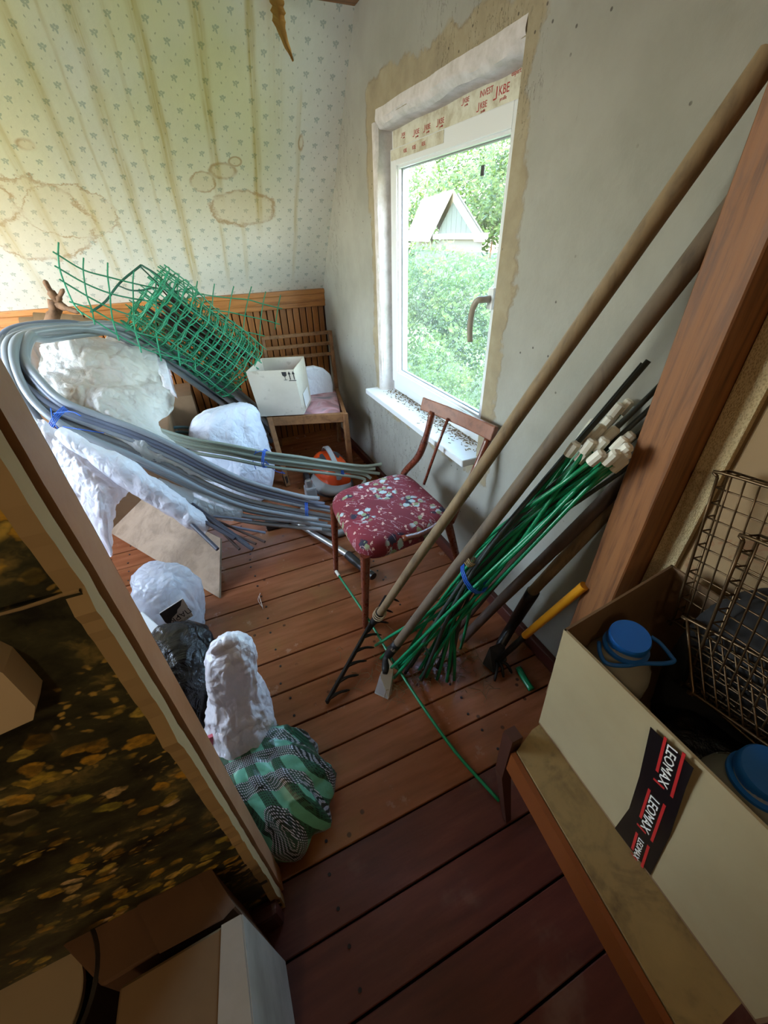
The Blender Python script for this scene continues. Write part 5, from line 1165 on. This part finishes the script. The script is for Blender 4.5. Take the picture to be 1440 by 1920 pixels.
# crumpled black lining and clear bag in the box
o = bag([(.72, .02, .458, .11, .10), (.72, .02, .52, .12, .12), (.70, .03, .58, .11, .12), (.70, .04, .62, .03, .03)], amp=.025, sc=9, seed=33).build('dark_bag', M['bag_black'], None, smooth=True); tag(o, 'crumpled black bag between the two jars inside the big box', 'bag')
# wire grill racks
def rack(name, label, o_, ex, ey, nx, ny, rw=.0018, rim=.003, skew=None, bow=0, depth=.028):
    t = thing(name, label, 'grill rack', o_); o_ = Vector(o_); ex, ey = Vector(ex), Vector(ey); nz_ = ex.cross(ey).normalized()
    f_ = lambda s_, t_: o_ + ex * s_ + ey * t_ + nz_ * (bow * math.sin(PI * s_) * math.sin(PI * t_))
    b = MB(); b.tube(bez([f_(0, .03), f_(0, .97), f_(.03, 1), f_(.97, 1), f_(1, .97), f_(1, .03), f_(.97, 0), f_(.03, 0), f_(0, .03)], 4), rim, 7); b.build('rim', M['wire'], t, smooth=True)
    if depth:
        b = MB(); g_ = lambda s_, t_: f_(s_, t_) + nz_ * depth
        b.tube([g_(0, 0), g_(0, 1), g_(1, 1), g_(1, 0), g_(0, 0)], rim * .8, 6)
        for k in range(nx + 1):
            for t_ in (0, 1): b.tube([f_(k / nx, t_), g_(k / nx, t_)], rw, 5)
        for k in range(ny + 1):
            for s_ in (0, 1): b.tube([f_(s_, k / ny), g_(s_, k / ny)], rw, 5)
        b.build('side_wires', M['wire'], t, smooth=True)
    for k in range(1, nx): MB().tube([f_(k / nx, j / 6) for j in range(7)], rw, 5).build('wire', M['wire'], t, smooth=True)
    for k in range(1, ny): MB().tube([f_(j / 6, k / ny) + nz_ * .003 for j in range(7)], rw, 5).build('wire', M['wire'], t, smooth=True)
    return t
Ra, Rb, Rc = P(1348, 885, x=.86), P(1262, 1163, x=.82), P(1480, 915, x=.84)
rack('grill_rack', 'rear wire grill basket leaning upright on the stained wall', Ra, Rc - Ra + Vector((0, -.10, 0)), Rb - Ra, 9, 11)
Ra, Rb, Rc = P(1398, 1005, x=.77), P(1288, 1282, x=.73), P(1520, 1040, x=.72)
rack('grill_rack', 'front wire grill basket tipped over the contents of the big box', Ra, Rc - Ra + Vector((0, -.12, 0)), Rb - Ra, 10, 11)
Ra, Rb, Rc = P(1288, 1160, x=.76), P(1300, 1300, x=.70), P(1470, 1235, x=.74)
rack('grill_rack', 'lowest wire grill basket lying inside the big box under the others', Ra, Rc - Ra + Vector((0, -.1, 0)), Rb - Ra, 12, 8)
bo_ = MB(); rows = []
for i in range(9):
    a = i / 8 * PI; rows.append([Vector((.80 + .0 * j, .16 - .09 * math.cos(a), .58 + .26 * math.sin(a) * 1.0)) + Vector((.09 * j / 3, 0, 0)) for j in range(4)])
o = bag([(.83, .13, .458, .09, .11), (.83, .13, .60, .10, .13), (.84, .13, .75, .09, .12), (.85, .12, .84, .06, .08), (.85, .12, .87, .02, .02)], amp=.02, sc=7, seed=41).build('dark_cloth', Mat('black_cloth', c(20, 18, 20), .9), None, smooth=True); tag(o, 'dark cloth bundle standing behind the wire grill baskets', 'cloth')

# --- boxes and basin, lower left
def solid_box(name, label, c4, z0_, z1_, mat, parts=()):
    t = thing(name, label, 'box', Vector((*c4[0][:2], z0_))); b = MB().prism([(x_, y_, z0_) for x_, y_ in c4], (0, 0, z1_ - z0_)); o = b.build('body', M[mat], t); md = o.modifiers.new('b', 'BEVEL'); md.width = .004; md.segments = 2; return t
zA = .42
ca = [P(u, v, z=zA) for u, v in ((392, 1622), (441, 1700), (190, 1850), (110, 1765))]
t = thing('brown_box', 'brown cardboard box with a folded flap pushed against the dark mural', 'box', Vector((ca[0].x, ca[0].y, 0)))
o = MB().prism([(q.x, q.y, 0) for q in ca], (0, 0, zA)).build('body', M['card_brown'], t); o.modifiers.new('b', 'BEVEL').width = .004
MB().prism([ca[0] + Vector((0, 0, .002)), ca[1] + Vector((0, 0, .002)), ca[1] + Vector((-.02, -.01, .006)), ca[0] + Vector((-.02, -.01, .006))], (-.1, .0, .004)).build('flap', M['card_brown'], t)
zB = .45
cb2 = [P(u, v, z=zB) for u, v in ((450, 1716), (474, 1960), (205, 2000), (224, 1850))]
t = thing('pale_box', 'pale dusty carton with a grey-white side at the lower left foot of the partition', 'box', Vector((cb2[0].x, cb2[0].y, 0)))
o = MB().prism([(q.x, q.y, .0) for q in cb2], (0, 0, zB)).build('body', M['card_kraft'], t); o.modifiers.new('b', 'BEVEL').width = .004
s0_, s1_ = cb2[0], cb2[1]; MB().prism([(s0_.x + .001, s0_.y, zB - .002), (s1_.x + .001, s1_.y, zB - .002), (s1_.x + .001, s1_.y, 0.002), (s0_.x + .001, s0_.y, 0.002)], (.003, 0, 0)).build('side_panel', M['card_grey'], t)
MB().prism([s0_ + Vector((-.03, 0, .001)), s0_ + Vector((.002, 0, .001)), s1_ + Vector((.002, 0, .001)), s1_ + Vector((-.05, 0, .001))], (0, 0, .0012)).build('tape_strip', M['card_grey'], t)
bsn = thing('enamel_basin', 'round black basin with a beige worn rim at the bottom left corner', 'basin', P(20, 1880, z=.0))
q = P(-10, 1900, z=.46); r_ = (P(142, 1900, z=.46) - q).length
MB().lathe([(r_ * .6, 0), (r_ * .8, .15), (r_ * .97, .40), (r_ * 1.0, .42), (r_ * .96, .425), (r_ * .9, .41), (r_ * .75, .2), (0, .19)], (q.x, q.y, 0), 48).build('bowl', M['basin'], bsn, smooth='auto')
MB().lathe([(r_ * .62, .36), (r_ * .66, .365), (r_ * .66, .375), (r_ * .62, .37)], (q.x, q.y, 0), 48).build('inner_rim', M['basin_rim'], bsn, smooth='auto')
MB().lathe([(0, .34), (r_ * .62, .36), (r_ * .62, .365), (0, .345)], (q.x, q.y, 0), 48).build('lid', M['black_pl'], bsn, smooth='auto')
